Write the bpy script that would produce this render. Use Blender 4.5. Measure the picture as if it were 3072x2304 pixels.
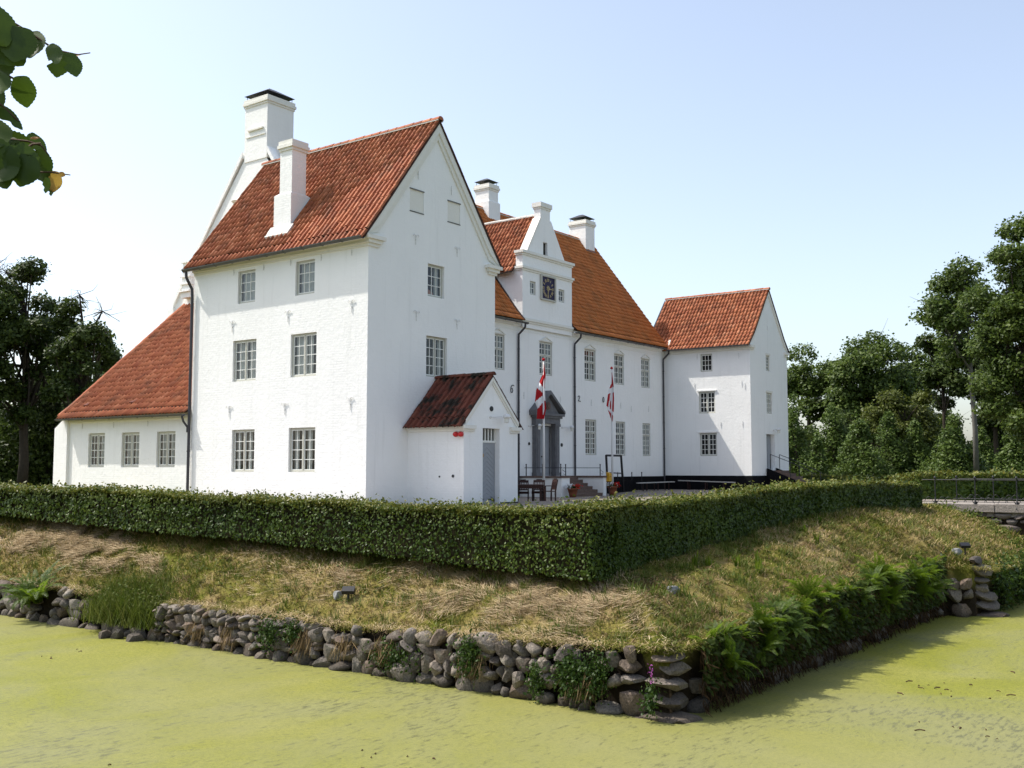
import bpy, bmesh, math, random
import numpy as np
from mathutils import Vector, Matrix, noise

random.seed(7)
RNG = np.random.default_rng(11)
SC = bpy.context.scene
for o in list(bpy.data.objects):
    bpy.data.objects.remove(o)
COL = SC.collection

# ------------------------------------------------------------------ camera
CAM = (-24.093, -23.703, 1.1595)
YAW, PITCH = math.radians(36.627), math.radians(4.6166)
cd = bpy.data.cameras.new('camera')
cam = bpy.data.objects.new('camera', cd)
COL.objects.link(cam)
cam.location = CAM
cam.rotation_euler = (math.pi / 2 + PITCH, 0, YAW - math.pi / 2)
cd.sensor_fit = 'HORIZONTAL'
cd.sensor_width = 36
cd.lens = 36.84
cd.clip_start = 0.05
cd.clip_end = 6000
SC.camera = cam

# ------------------------------------------------------------------ light
SUN_TO = Vector((-.418, .909, 1.503)).normalized()
w = bpy.data.worlds.new('World')
SC.world = w
w.use_nodes = True
nt = w.node_tree
nt.nodes.clear()
sky = nt.nodes.new('ShaderNodeTexSky')
sky.sky_type = 'NISHITA'
sky.sun_disc = False
sky.sun_elevation = math.asin(SUN_TO.z)
sky.sun_rotation = math.atan2(SUN_TO.x, SUN_TO.y)
sky.altitude = 0
sky.air_density = 1.0
sky.dust_density = 2.2
sky.ozone_density = 1.0
bg = nt.nodes.new('ShaderNodeBackground')
bg.inputs['Strength'].default_value = 0.13
wo = nt.nodes.new('ShaderNodeOutputWorld')
hz = nt.nodes.new('ShaderNodeHueSaturation')          # summer haze: a paler, less saturated blue
hz.inputs['Saturation'].default_value = .74
nt.links.new(sky.outputs[0], hz.inputs['Color'])
nt.links.new(hz.outputs[0], bg.inputs[0])
nt.links.new(bg.outputs[0], wo.inputs[0])
sl = bpy.data.lights.new('sun', 'SUN')
sl.energy = 2.8
sl.angle = math.radians(0.6)
sl.color = (1, .955, .88)
so = bpy.data.objects.new('sun', sl)
COL.objects.link(so)
so.rotation_euler = SUN_TO.to_track_quat('Z', 'Y').to_euler()
SC.view_settings.view_transform = 'Standard'
SC.view_settings.look = 'None'
SC.view_settings.exposure = 1.0
SC.view_settings.gamma = 1
SC.view_settings.use_curve_mapping = False
SC.render.engine = 'CYCLES'
SC.cycles.max_bounces = 8
SC.cycles.transparent_max_bounces = 12


# ------------------------------------------------------------------ materials
class NT:
    def __init__(s, name):
        s.m = bpy.data.materials.new(name)
        s.m.use_nodes = True
        s.t = s.m.node_tree
        s.t.nodes.clear()
        s.out = s.n('ShaderNodeOutputMaterial')

    def n(s, typ, ins=None, **kw):
        nd = s.t.nodes.new(typ)
        for k, v in kw.items():
            setattr(nd, k, v)
        for k, v in (ins or {}).items():
            if isinstance(v, bpy.types.NodeSocket):
                s.t.links.new(v, nd.inputs[k])
            else:
                nd.inputs[k].default_value = v
        return nd

    def noise(s, scale, detail=4, vec=None, rough=.55, dist=0.):
        ins = {'Scale': scale, 'Detail': detail, 'Roughness': rough, 'Distortion': dist}
        if vec is not None:
            ins['Vector'] = vec
        return s.n('ShaderNodeTexNoise', ins).outputs[0]

    def pos(s):
        return s.n('ShaderNodeNewGeometry').outputs['Position']

    def isl(s):
        return s.n('ShaderNodeNewGeometry').outputs['Random Per Island']

    def ramp(s, fac, stops, interp='LINEAR'):
        r = s.n('ShaderNodeValToRGB', {'Fac': fac})
        cr = r.color_ramp
        cr.interpolation = interp
        while len(cr.elements) < len(stops):
            cr.elements.new(.5)
        for e, (p, c) in zip(cr.elements, stops):
            e.position = p
            e.color = (*c, 1) if len(c) == 3 else c
        return r.outputs[0]

    def mix(s, fac, a, b, mode='MIX'):
        nd = s.n('ShaderNodeMix', data_type='RGBA', blend_type=mode)
        for i, v in ((0, fac), (6, a), (7, b)):
            if isinstance(v, bpy.types.NodeSocket):
                s.t.links.new(v, nd.inputs[i])
            elif i == 0:
                nd.inputs[0].default_value = v
            else:
                nd.inputs[i].default_value = (*v, 1)
        return nd.outputs[2]

    def math(s, op, a, b=0.):
        nd = s.n('ShaderNodeMath', operation=op)
        for i, v in ((0, a), (1, b)):
            if isinstance(v, bpy.types.NodeSocket):
                s.t.links.new(v, nd.inputs[i])
            else:
                nd.inputs[i].default_value = v
        return nd.outputs[0]

    def bump(s, h, strength, dist=.02):
        return s.n('ShaderNodeBump', {'Height': h, 'Strength': strength, 'Distance': dist}).outputs[0]

    def pbr(s, col, rough=.8, spec=.3, metal=0., normal=None):
        p = s.n('ShaderNodeBsdfPrincipled')
        for k, v in (('Base Color', col), ('Roughness', rough), ('Specular IOR Level', spec), ('Metallic', metal)):
            if isinstance(v, bpy.types.NodeSocket):
                s.t.links.new(v, p.inputs[k])
            elif k == 'Base Color':
                p.inputs[k].default_value = (*v, 1)
            else:
                p.inputs[k].default_value = v
        if normal is not None:
            s.t.links.new(normal, p.inputs['Normal'])
        return p.outputs[0]

    def done(s, sh):
        s.t.links.new(sh, s.out.inputs[0])
        return s.m


def mat_plain(name, col, rough=.7, spec=.3, metal=0., var=.25, scale=3.0, bump=0.):
    t = NT(name)
    nz = t.noise(scale, 5, t.pos())
    c = t.mix(nz, tuple(v * (1 - var) for v in col), tuple(min(1, v * (1 + var)) for v in col))
    nrm = t.bump(t.noise(scale * 12, 4, t.pos()), bump, .01) if bump else None
    return t.done(t.pbr(c, rough, spec, metal, nrm))


def mat_whitewash(name='whitewash', base=(.89, .885, .855)):
    t = NT(name)
    p = t.pos()
    sp = t.n('ShaderNodeSeparateXYZ', {'Vector': p})
    u = t.math('ADD', sp.outputs[0], sp.outputs[1])
    v = t.n('ShaderNodeCombineXYZ', {'X': u, 'Y': sp.outputs[2], 'Z': 0.})
    # courses are slightly wavy under many coats of limewash
    wv = t.n('ShaderNodeVectorMath', {0: v.outputs[0]}, operation='ADD')
    wn = t.n('ShaderNodeTexNoise', {'Vector': p, 'Scale': 2.2, 'Detail': 2})
    ws = t.n('ShaderNodeVectorMath', {0: wn.outputs[1], 1: (.04, .04, 0)}, operation='MULTIPLY')
    t.t.links.new(ws.outputs[0], wv.inputs[1])
    br = t.n('ShaderNodeTexBrick', {'Vector': wv.outputs[0], 'Scale': 1.0, 'Mortar Size': .012, 'Mortar Smooth': .8,
                                    'Brick Width': .26, 'Row Height': .085, 'Color1': (.85, .85, .85, 1), 'Color2': (1, 1, 1, 1),
                                    'Mortar': (.2, .2, .2, 1)})
    h = t.math('ADD', t.math('MULTIPLY', t.math('MULTIPLY', br.outputs[0], t.ramp(t.noise(1.1, 3, p), [(.35, (0, 0, 0)), (.7, (1, 1, 1))])), .55), t.math('MULTIPLY', t.noise(6, 6, p, .62), 2.2))
    patch = t.noise(.45, 5, p, .6)
    c = t.mix(t.ramp(patch, [(.35, (0, 0, 0)), (.7, (1, 1, 1))]), tuple(b * .955 for b in base), base)
    # streaks running down from sills and cornices
    st = t.n('ShaderNodeMapping', {'Vector': p, 'Scale': (2.6, 2.6, .16)})
    streak = t.ramp(t.noise(1.6, 6, st.outputs[0], .65), [(.55, (0, 0, 0)), (.78, (1, 1, 1))])
    c = t.mix(t.math('MULTIPLY', streak, .32), c, (.60, .60, .56))
    # flaked-off limewash: tiny brick-coloured and grey specks
    fl = t.math('MULTIPLY', t.ramp(t.noise(14, 3, p, .7), [(.69, (0, 0, 0)), (.72, (1, 1, 1))]),
                t.ramp(t.noise(.55, 2, p), [(.54, (0, 0, 0)), (.68, (1, 1, 1))]))
    c = t.mix(t.math('MULTIPLY', fl, .75), c, (.45, .33, .27))
    # splash and damp zone near the ground
    low = t.n('ShaderNodeMapRange', {'Value': t.math('ADD', sp.outputs[2], t.math('MULTIPLY', t.noise(1.3, 5, p), .8)),
                                     'From Min': .25, 'From Max': 1.0, 'To Min': .30, 'To Max': 0.}).outputs[0]
    c = t.mix(low, c, (.50, .52, .50))
    return t.done(t.pbr(c, .9, .15, 0, t.bump(h, .34, .02)))


def mat_tile(name, cols, dirt, dirt_lo, dirt_hi, dscale=1.3, spec=.25):
    t = NT(name)
    p = t.pos()
    oi = t.n('ShaderNodeObjectInfo').outputs['Random']
    r = t.math('FRACT', t.math('ADD', t.isl(), oi))
    c = t.ramp(r, [(i / (len(cols) - 1), k) for i, k in enumerate(cols)])
    c = t.mix(t.math('MULTIPLY', t.noise(26, 5, p, .7), .3), c, tuple(.62 * k for k in cols[0]))
    d = t.ramp(t.noise(dscale, 6, p, .68), [(dirt_lo, (0, 0, 0)), (dirt_hi, (1, 1, 1))])
    c = t.mix(d, c, dirt)
    # pale lichen spots
    li = t.ramp(t.noise(21, 3, p, .6), [(.70, (0, 0, 0)), (.74, (1, 1, 1))])
    c = t.mix(t.math('MULTIPLY', li, .35), c, (.42, .36, .27))
    return t.done(t.pbr(c, .78, spec, 0, t.bump(t.noise(60, 3, p), .25, .005)))


def mat_leaf(name, cols, transl=.3, spec=.25, rough=.5, attr=None, young_lit=None, pscale=.5):
    t = NT(name)
    r = t.isl()
    big = t.noise(pscale, 3, t.pos())
    f = t.math('ADD', t.math('MULTIPLY', r, .65), t.math('MULTIPLY', t.math('SUBTRACT', big, .32), .9))
    c = t.ramp(f, [(i / (len(cols) - 1), k) for i, k in enumerate(cols)])
    if attr:
        a = t.n('ShaderNodeAttribute', attribute_name=attr).outputs['Fac']
        c = t.mix(a, c, young_lit)
    s1 = t.pbr(c, rough, spec)
    tr = t.n('ShaderNodeBsdfTranslucent', {'Color': t.mix(.6, c, (.20, .30, .02), 'ADD') if transl > .38 else c}).outputs[0]
    mx = t.n('ShaderNodeMixShader', {0: transl})
    t.t.links.new(s1, mx.inputs[1])
    t.t.links.new(tr, mx.inputs[2])
    return t.done(mx.outputs[0])


def mat_glass(name='window_glass'):
    t = NT(name)
    g = t.n('ShaderNodeNewGeometry')
    cs = t.math('ABSOLUTE', t.n('ShaderNodeVectorMath', {0: g.outputs['Incoming'], 1: g.outputs['Normal']}, operation='DOT_PRODUCT').outputs['Value'])
    f = t.math('ADD', .045, t.math('MULTIPLY', .955, t.math('POWER', t.math('SUBTRACT', 1., cs), 4.6)))
    gl = t.n('ShaderNodeBsdfGlossy', {'Roughness': .03, 'Color': (.9, .93, .96, 1),
                                      'Normal': t.bump(t.noise(2.5, 2, t.pos()), .12, .02)}).outputs[0]
    tr = t.n('ShaderNodeBsdfTransparent', {'Color': (.80, .84, .83, 1)}).outputs[0]
    mx = t.n('ShaderNodeMixShader', {0: f})
    t.t.links.new(tr, mx.inputs[1])
    t.t.links.new(gl, mx.inputs[2])
    return t.done(mx.outputs[0])


def mat_stone(name, cols):
    t = NT(name)
    tc = t.n('ShaderNodeTexCoord').outputs['Object']
    p = t.pos()
    oi = t.n('ShaderNodeObjectInfo').outputs['Random']
    r = t.math('FRACT', t.math('ADD', oi, t.isl()))
    c = t.ramp(r, [(i / (len(cols) - 1), k) for i, k in enumerate(cols)])
    sp = t.ramp(t.noise(34, 4, p, .75), [(.35, (.45, .45, .45)), (.65, (1.25, 1.2, 1.15))])
    c = t.mix(1., c, sp, 'MULTIPLY')
    li = t.ramp(t.noise(5.5, 6, p, .7), [(.54, (0, 0, 0)), (.68, (1, 1, 1))])
    c = t.mix(t.math('MULTIPLY', li, .40), c, (.23, .22, .17))
    z = t.n('ShaderNodeSeparateXYZ', {'Vector': p}).outputs[2]
    wet = t.n('ShaderNodeMapRange', {'Value': z, 'From Min': -2.36, 'From Max': -2.16, 'To Min': .75, 'To Max': 0.}).outputs[0]
    c = t.mix(wet, c, (.035, .032, .022))
    h = t.math('ADD', t.noise(9, 5, p), t.math('MULTIPLY', t.noise(45, 4, p), .4))
    return t.done(t.pbr(c, .85, .25, 0, t.bump(h, .6, .03)))


def grass_cols(t, p, isl=None):
    """dry straw and green patches; shared by the soil sheet and the blades"""
    a = t.noise(.55, 5, p, .62, .4)
    b = t.noise(2.3, 4, p, .6)
    f = t.math('ADD', t.math('MULTIPLY', a, .80), t.math('MULTIPLY', b, .36))
    if isl is not None:
        f = t.math('ADD', f, t.math('MULTIPLY', t.math('SUBTRACT', isl, .5), .42))
    return t.ramp(f, [(.38, (.090, .125, .012)), (.51, (.165, .172, .023)), (.60, (.255, .212, .056)), (.70, (.40, .305, .140)),
                      (.83, (.52, .40, .23))])


def mat_grass():
    t = NT('meadow_grass')
    c = grass_cols(t, t.pos(), t.isl())
    s1 = t.pbr(c, .75, .12)
    tr = t.n('ShaderNodeBsdfTranslucent', {'Color': c}).outputs[0]
    mx = t.n('ShaderNodeMixShader', {0: .25})
    t.t.links.new(s1, mx.inputs[1])
    t.t.links.new(tr, mx.inputs[2])
    return t.done(mx.outputs[0])


def mat_ground():
    t = NT('ground')
    p = t.pos()
    sp = t.n('ShaderNodeSeparateXYZ', {'Vector': p})
    g = grass_cols(t, p)
    g = t.mix(t.math('MULTIPLY', t.noise(11, 5, p, .7), .6), g, (.06, .05, .022))
    # gravel inside the court (x > -7.6, y > -13.6), worn earth under the hedges
    gr = t.ramp(t.noise(42, 4, p, .8), [(.3, (.14, .118, .10)), (.5, (.27, .232, .198)), (.7, (.40, .35, .305))])
    gr = t.mix(t.math('MULTIPLY', t.noise(.8, 4, p), .4), gr, (.20, .165, .132))
    fx = t.n('ShaderNodeMapRange', {'Value': sp.outputs[0], 'From Min': -7.9, 'From Max': -7.3}).outputs[0]
    fy = t.n('ShaderNodeMapRange', {'Value': sp.outputs[1], 'From Min': -13.6, 'From Max': -13.0}).outputs[0]
    fx2 = t.n('ShaderNodeMapRange', {'Value': sp.outputs[0], 'From Min': 41., 'From Max': 42., 'To Min': 1., 'To Max': 0.}).outputs[0]
    fy2 = t.n('ShaderNodeMapRange', {'Value': sp.outputs[1], 'From Min': 8., 'From Max': 9., 'To Min': 1., 'To Max': 0.}).outputs[0]
    f = t.math('MULTIPLY', t.math('MULTIPLY', fx, fy), t.math('MULTIPLY', fx2, fy2))
    c = t.mix(f, g, gr)
    # plain mown turf away from the island
    ff = t.n('ShaderNodeMapRange', {'Value': t.math('MAXIMUM', t.math('ABSOLUTE', t.math('SUBTRACT', sp.outputs[0], 4.)), t.math('ABSOLUTE', sp.outputs[1])),
                                    'From Min': 21., 'From Max': 24.}).outputs[0]
    ff = t.math('MULTIPLY', ff, t.math('SUBTRACT', 1., f))
    c = t.mix(ff, c, t.mix(t.noise(.3, 5, p), (.035, .055, .010), (.075, .095, .020)))
    # bare soil where the bank drops into the moat
    zz = t.math('ADD', sp.outputs[2], t.math('MULTIPLY', t.noise(3, 4, p), .25))
    so_ = t.n('ShaderNodeMapRange', {'Value': zz, 'From Min': -1.62, 'From Max': -1.38, 'To Min': 1., 'To Max': 0.}).outputs[0]
    c = t.mix(so_, c, t.mix(t.noise(7, 5, p), (.018, .014, .008), (.055, .040, .024)))
    return t.done(t.pbr(c, .95, .08, 0, t.bump(t.math('ADD', t.noise(16, 6, p, .7), t.noise(3, 4, p)), .7, .08)))


def mat_duckweed():
    t = NT('duckweed_water')
    p = t.pos()
    fine = t.math('ADD', t.math('MULTIPLY', t.noise(60, 3, p, .75), .55), t.math('MULTIPLY', t.noise(15, 4, p, .7), .45))
    mid = t.noise(.42, 5, p, .62, .8)
    c = t.mix(t.ramp(mid, [(.34, (0, 0, 0)), (.68, (1, 1, 1))]), (.200, .205, .016), (.262, .252, .056))
    c = t.mix(t.ramp(fine, [(.38, (1, 1, 1)), (.56, (0, 0, 0))]), c, (.120, .128, .018))
    # windows of open dark water between the fronds: specks that gather in drifts
    st = t.n('ShaderNodeMapping', {'Vector': p, 'Rotation': (0, 0, .64), 'Scale': (.7, 2.4, 1)}).outputs[0]
    drift = t.ramp(t.noise(.23, 5, p, .62, 1.0), [(.44, (0, 0, 0)), (.64, (1, 1, 1))])
    speck = t.noise(5.5, 6, st, .82)
    hole = t.ramp(t.math('ADD', speck, t.math('MULTIPLY', drift, .10)), [(.600, (0, 0, 0)), (.665, (1, 1, 1))])
    hole2 = t.ramp(t.noise(2.0, 6, st, .8), [(.665, (0, 0, 0)), (.71, (1, 1, 1))])
    c = t.mix(t.ramp(t.noise(.11, 4, p, .6, .5), [(.42, (0, 0, 0)), (.66, (.75, .75, .75))]), c, (.215, .205, .088))
    tint = t.math('MULTIPLY', drift, .5)
    c = t.mix(tint, c, (.20, .20, .095))
    h = t.math('MAXIMUM', t.math('MULTIPLY', hole, .55), t.math('MULTIPLY', hole2, .6))
    c = t.mix(h, c, (.050, .050, .028))
    rough = t.math('SUBTRACT', .60, t.math('MULTIPLY', h, .25))
    return t.done(t.pbr(c, rough, .20, 0, t.bump(t.math('ADD', fine, t.math('MULTIPLY', h, -1.)), .25, .01)))


M = {}
M['white'] = mat_whitewash()
M['trim'] = mat_whitewash('limewash_trim', (.80, .78, .71))
M['tar'] = mat_plain('black_tar', (.007, .007, .008), .9, .1, bump=.3)
M['tile'] = mat_tile('red_roof_tile', [(.29, .085, .038), (.39, .128, .056), (.46, .165, .075), (.33, .100, .046), (.52, .215, .11)],
                     (.095, .048, .030), .50, .80)
M['tile_orange'] = mat_tile('orange_roof_tile', [(.44, .135, .036), (.54, .175, .046), (.48, .150, .038), (.58, .205, .058)],
                            (.20, .090, .030), .48, .80, 1.0)
M['tile_moss'] = mat_tile('mossy_roof_tile', [(.115, .034, .022), (.165, .048, .028), (.135, .038, .023), (.19, .060, .032)],
                          (.022, .017, .011), .49, .60, 1.7)
M['roofbase'] = mat_plain('roof_underlay', (.05, .022, .015), .9)
M['zinc'] = mat_plain('zinc_gutter', (.10, .10, .098), .5, .4, .3)
M['pipe'] = mat_plain('dark_downpipe', (.045, .043, .048), .5, .4)
M['frame'] = mat_plain('window_paint', (.47, .46, .39), .55, .3, var=.08)
M['bar'] = mat_plain('white_glazing_paint', (.76, .76, .71), .5, .3, var=.06)
M['glass'] = mat_glass()
M['curtain'] = mat_plain('curtain_cloth', (.52, .52, .50), .9, .1, var=.25, scale=9)
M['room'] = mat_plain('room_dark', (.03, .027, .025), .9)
M['greydoor'] = mat_plain('grey_door_paint', (.30, .315, .33), .6, .3, var=.12)
M['sandstone'] = mat_plain('grey_sandstone', (.150, .150, .155), .85, .2, var=.4, scale=4, bump=.4)
M['brick'] = mat_plain('brick_red', (.15, .105, .085), .9, .2, var=.4, scale=8, bump=.5)
M['brass'] = mat_plain('brass', (.33, .20, .06), .4, .5, .7)
M['iron'] = mat_plain('black_iron', (.012, .012, .014), .5, .4)
M['limeiron'] = mat_plain('limewashed_iron', (.70, .70, .68), .85, .15, var=.15, scale=12)
M['clockblue'] = mat_plain('clock_blue', (.022, .018, .055), .6, .3, var=.5, scale=4)
M['gold'] = mat_plain('gold_paint', (.50, .40, .20), .5, .4, var=.3)
M['darkwood'] = mat_plain('dark_red_wood', (.028, .010, .008), .6, .3, var=.4)
M['palewood'] = mat_plain('weathered_plank', (.42, .40, .37), .85, .2, var=.2, scale=8)
M['terracotta'] = mat_plain('terracotta', (.22, .075, .038), .8, .2)
M['flagred'] = mat_plain('flag_red', (.38, .012, .016), .75, .15, var=.12)
M['flagwhite'] = mat_plain('flag_white', (.78, .78, .78), .75, .15, var=.05)
M['polewhite'] = mat_plain('pole_white', (.68, .68, .66), .5, .3, var=.08)
M['yellow'] = mat_plain('yellow_enamel', (.55, .30, .015), .5, .4, var=.1)
M['sirenred'] = mat_plain('siren_red', (.55, .018, .02), .35, .5, var=.1)
M['petalwhite'] = mat_plain('petal_white', (.8, .78, .78), .7, .1, var=.1)
M['petalred'] = mat_plain('petal_red', (.55, .015, .012), .7, .1, var=.2)
M['petalpurple'] = mat_plain('petal_purple', (.50, .12, .45), .7, .1, var=.2)
M['stone'] = mat_stone('field_stone', [(.185, .165, .145), (.120, .105, .090), (.235, .205, .172), (.085, .073, .062), (.175, .132, .102), (.30, .275, .24)])
M['granite'] = mat_stone('bridge_granite', [(.17, .14, .125), (.12, .11, .105), (.21, .18, .155), (.15, .13, .12)])
M['earth'] = mat_plain('dark_earth', (.020, .015, .010), .95, .1, var=.6, scale=6, bump=.8)
M['gravel'] = mat_plain('gravel_deck', (.27, .24, .21), .95, .1, var=.3, scale=30, bump=.6)
M['grass'] = mat_grass()
M['ground'] = mat_ground()
M['duckweed'] = mat_duckweed()
M['bark'] = mat_plain('tree_bark', (.050, .040, .030), .9, .1, var=.45, scale=6, bump=.8)
M['palebark'] = mat_plain('pale_beech_bark', (.13, .122, .105), .9, .1, var=.3, scale=5, bump=.5)
M['twig'] = mat_plain('twig_bark', (.09, .055, .03), .8, .2, var=.3)
M['hedge'] = mat_leaf('hedge_leaf', [(.018, .036, .005), (.040, .074, .008), (.076, .118, .014), (.125, .165, .026)], .30, .25, .45,
                      attr='young_lit', young_lit=(.20, .185, .035))
M['hedgecore'] = mat_plain('hedge_twigs', (.022, .020, .010), .95, .05, var=.5)
M['beech'] = mat_leaf('beech_leaf', [(.030, .054, .010), (.058, .094, .015), (.095, .138, .023), (.140, .185, .036)], .38, .28, .5)
M['darktree'] = mat_leaf('elm_leaf', [(.022, .038, .008), (.042, .066, .013), (.068, .098, .020), (.105, .138, .032)], .34, .25, .5)
M['lighttree'] = mat_leaf('hornbeam_leaf', [(.038, .068, .012), (.068, .110, .019), (.105, .155, .029), (.150, .200, .044)], .36, .28, .5)
M['yellowtree'] = mat_leaf('yellowish_leaf', [(.055, .072, .010), (.085, .105, .016), (.120, .140, .022)], .36, .25, .5)
M['fern'] = mat_leaf('fern_frond', [(.030, .060, .006), (.058, .098, .009), (.115, .145, .018)], .40, .2, .45, pscale=1.5)
M['ivy'] = mat_leaf('wall_creeper_leaf', [(.022, .048, .007), (.040, .074, .011), (.066, .104, .018)], .28, .2, .45, pscale=1.2)
M['reed'] = mat_leaf('green_tuft', [(.046, .078, .008), (.080, .115, .013), (.130, .155, .030), (.19, .180, .065)], .28, .2, .6, pscale=1.)
M['dryroot'] = mat_leaf('dry_stalk', [(.13, .085, .042), (.23, .160, .080), (.36, .27, .15)], .2, .1, .8, pscale=1.)
M['deadfern'] = mat_leaf('dead_fern', [(.028, .018, .010), (.060, .036, .018), (.105, .064, .030)], .2, .1, .8, pscale=1.)
M['linden'] = mat_leaf('linden_leaf', [(.028, .054, .006), (.050, .086, .009), (.078, .120, .013)], .36, .3, .42, pscale=3.)
M['lindenred'] = mat_leaf('reddish_linden_leaf', [(.30, .10, .03), (.38, .16, .05)], .45, .3, .5, pscale=3.)
M['pinkcloth'] = mat_plain('pink_bundle', (.50, .22, .14), .8, .2, var=.3, scale=9)
M['whitepatch'] = mat_plain('lime_mortar', (.62, .60, .55), .9, .1, var=.15)


# ------------------------------------------------------------------ helpers
def tag(o, label=None, cat=None, group=None, kind=None):
    if label: o['label'] = label
    if cat: o['category'] = cat
    if group: o['group'] = group
    if kind: o['kind'] = kind
    return o


def empty(name, loc, label=None, cat=None, group=None):
    o = bpy.data.objects.new(name, None)
    COL.objects.link(o)
    o.location = loc
    o.empty_display_size = .3
    bpy_parents[o.name] = Vector(loc)
    return tag(o, label, cat, group)


bpy_parents = {}


def world_loc(o):
    """accumulated translation of an (unrotated) parent chain"""
    v = Vector(o.location)
    while o.parent:
        o = o.parent
        v += Vector(o.location)
    return v


def link(o, parent=None, loc=None):
    COL.objects.link(o)
    if parent is not None:
        o.parent = parent
        base = world_loc(parent)
        if loc is not None:
            o.location = Vector(loc) - base
        else:
            o.location = -base
    elif loc is not None:
        o.location = loc
    return o


class MB:
    """collects faces for ONE mesh object (world coordinates, or local ones when loc is given)"""

    def __init__(s):
        s.v, s.f, s.mi = [], [], []

    def poly(s, pts, mi=0):
        b = len(s.v)
        s.v += [tuple(p) for p in pts]
        s.f.append(tuple(range(b, b + len(pts))))
        s.mi.append(mi)

    def mesh(s, vs, fs, mi=0):
        b = len(s.v)
        s.v += [tuple(p) for p in vs]
        for f in fs:
            s.f.append(tuple(i + b for i in f))
            s.mi.append(mi)

    def hexa(s, c, mi=0):  # 8 corners: bottom ring, top ring
        s.mesh(c, [(3, 2, 1, 0), (4, 5, 6, 7), (0, 1, 5, 4), (1, 2, 6, 5), (2, 3, 7, 6), (3, 0, 4, 7)], mi)

    def box(s, x0, y0, z0, x1, y1, z1, mi=0):
        if x0 > x1: x0, x1 = x1, x0
        if y0 > y1: y0, y1 = y1, y0
        if z0 > z1: z0, z1 = z1, z0
        s.hexa([(x0, y0, z0), (x1, y0, z0), (x1, y1, z0), (x0, y1, z0), (x0, y0, z1), (x1, y0, z1), (x1, y1, z1), (x0, y1, z1)], mi)

    def tube(s, pts, r, n=6, mi=0, cap=True):
        pts = [Vector(p) for p in pts]
        rs = r if isinstance(r, (list, tuple)) else [r] * len(pts)
        b = len(s.v)
        prev = None
        for i, p in enumerate(pts):
            d = (pts[min(i + 1, len(pts) - 1)] - pts[max(i - 1, 0)]).normalized()
            ref = prev if prev is not None else (Vector((0, 0, 1)) if abs(d.z) < .9 else Vector((1, 0, 0)))
            a = d.cross(ref)
            if a.length < 1e-4: a = d.cross(Vector((0, 1, 0)))
            a.normalize()
            c = a.cross(d).normalized()
            prev = c
            for k in range(n):
                t = 2 * math.pi * k / n
                s.v.append(tuple(p + (a * math.cos(t) + c * math.sin(t)) * rs[i]))
        for i in range(len(pts) - 1):
            for k in range(n):
                q = b + i * n
                s.f.append((q + k, q + (k + 1) % n, q + n + (k + 1) % n, q + n + k))
                s.mi.append(mi)
        if cap:
            s.f.append(tuple(b + k for k in range(n))[::-1])
            s.f.append(tuple(b + (len(pts) - 1) * n + k for k in range(n)))
            s.mi += [mi, mi]

    def lathe(s, c, prof, n=14, mi=0):
        b = len(s.v)
        for (r, z) in prof:
            for k in range(n):
                t = 2 * math.pi * k / n
                s.v.append((c[0] + r * math.cos(t), c[1] + r * math.sin(t), c[2] + z))
        for i in range(len(prof) - 1):
            for k in range(n):
                q = b + i * n
                s.f.append((q + k, q + (k + 1) % n, q + n + (k + 1) % n, q + n + k))
                s.mi.append(mi)
        s.f.append(tuple(b + k for k in range(n))[::-1])
        s.f.append(tuple(b + (len(prof) - 1) * n + k for k in range(n)))
        s.mi += [mi, mi]

    def build(s, name, mats, parent=None, smooth=False, loc=None):
        me = bpy.data.meshes.new(name)
        me.from_pydata(s.v, [], s.f)
        for m in (mats if isinstance(mats, (list, tuple)) else [mats]):
            me.materials.append(m)
        if any(s.mi):
            me.polygons.foreach_set('material_index', s.mi)
        if smooth:
            me.polygons.foreach_set('use_smooth', [True] * len(me.polygons))
        me.update()
        o = bpy.data.objects.new(name, me)
        return link(o, parent, loc)


def np_mesh(name, V, quads, mat, parent=None, smooth=False, attr=None, loc=None):
    """V (n,3); quads (m,k) array with a fixed corner count"""
    me = bpy.data.meshes.new(name)
    V = np.asarray(V, np.float32)
    Q = np.asarray(quads, np.int32)
    m, k = Q.shape
    me.vertices.add(len(V))
    me.vertices.foreach_set('co', V.ravel())
    me.loops.add(m * k)
    me.loops.foreach_set('vertex_index', Q.ravel())
    me.polygons.add(m)
    me.polygons.foreach_set('loop_start', np.arange(0, m * k, k, dtype=np.int32))
    if smooth:
        me.polygons.foreach_set('use_smooth', np.ones(m, bool))
    if attr is not None:
        a = me.attributes.new(attr[0], 'FLOAT', 'POINT')
        a.data.foreach_set('value', np.asarray(attr[1], np.float32))
    me.materials.append(mat)
    me.update(calc_edges=True)
    me.validate()
    o = bpy.data.objects.new(name, me)
    return link(o, parent, loc)


def leaf_quads(P, D, U, L, W, fold=.25):
    """folded diamond leaves: base P, direction D, side U, length L, width W -> verts, quads(2 tris share the midrib)"""
    n = len(P)
    N = np.cross(D, U)
    L = np.broadcast_to(np.asarray(L, float), (n,))[:, None]
    W = np.broadcast_to(np.asarray(W, float), (n,))[:, None]
    a = P
    b = P + D * L * .5 + U * W * .5 + N * W * fold
    c = P + D * L
    d = P + D * L * .5 - U * W * .5 + N * W * fold
    V = np.stack([a, b, c, d], 1).reshape(-1, 3)
    i = np.arange(n)[:, None] * 4
    T = np.concatenate([i + np.array([[0, 1, 2]]), i + np.array([[0, 2, 3]])], 0)
    return V, T


def unit(a):
    return a / np.maximum(np.linalg.norm(a, axis=-1, keepdims=True), 1e-9)


def rand_unit(n):
    return unit(RNG.normal(size=(n, 3)))


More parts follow.
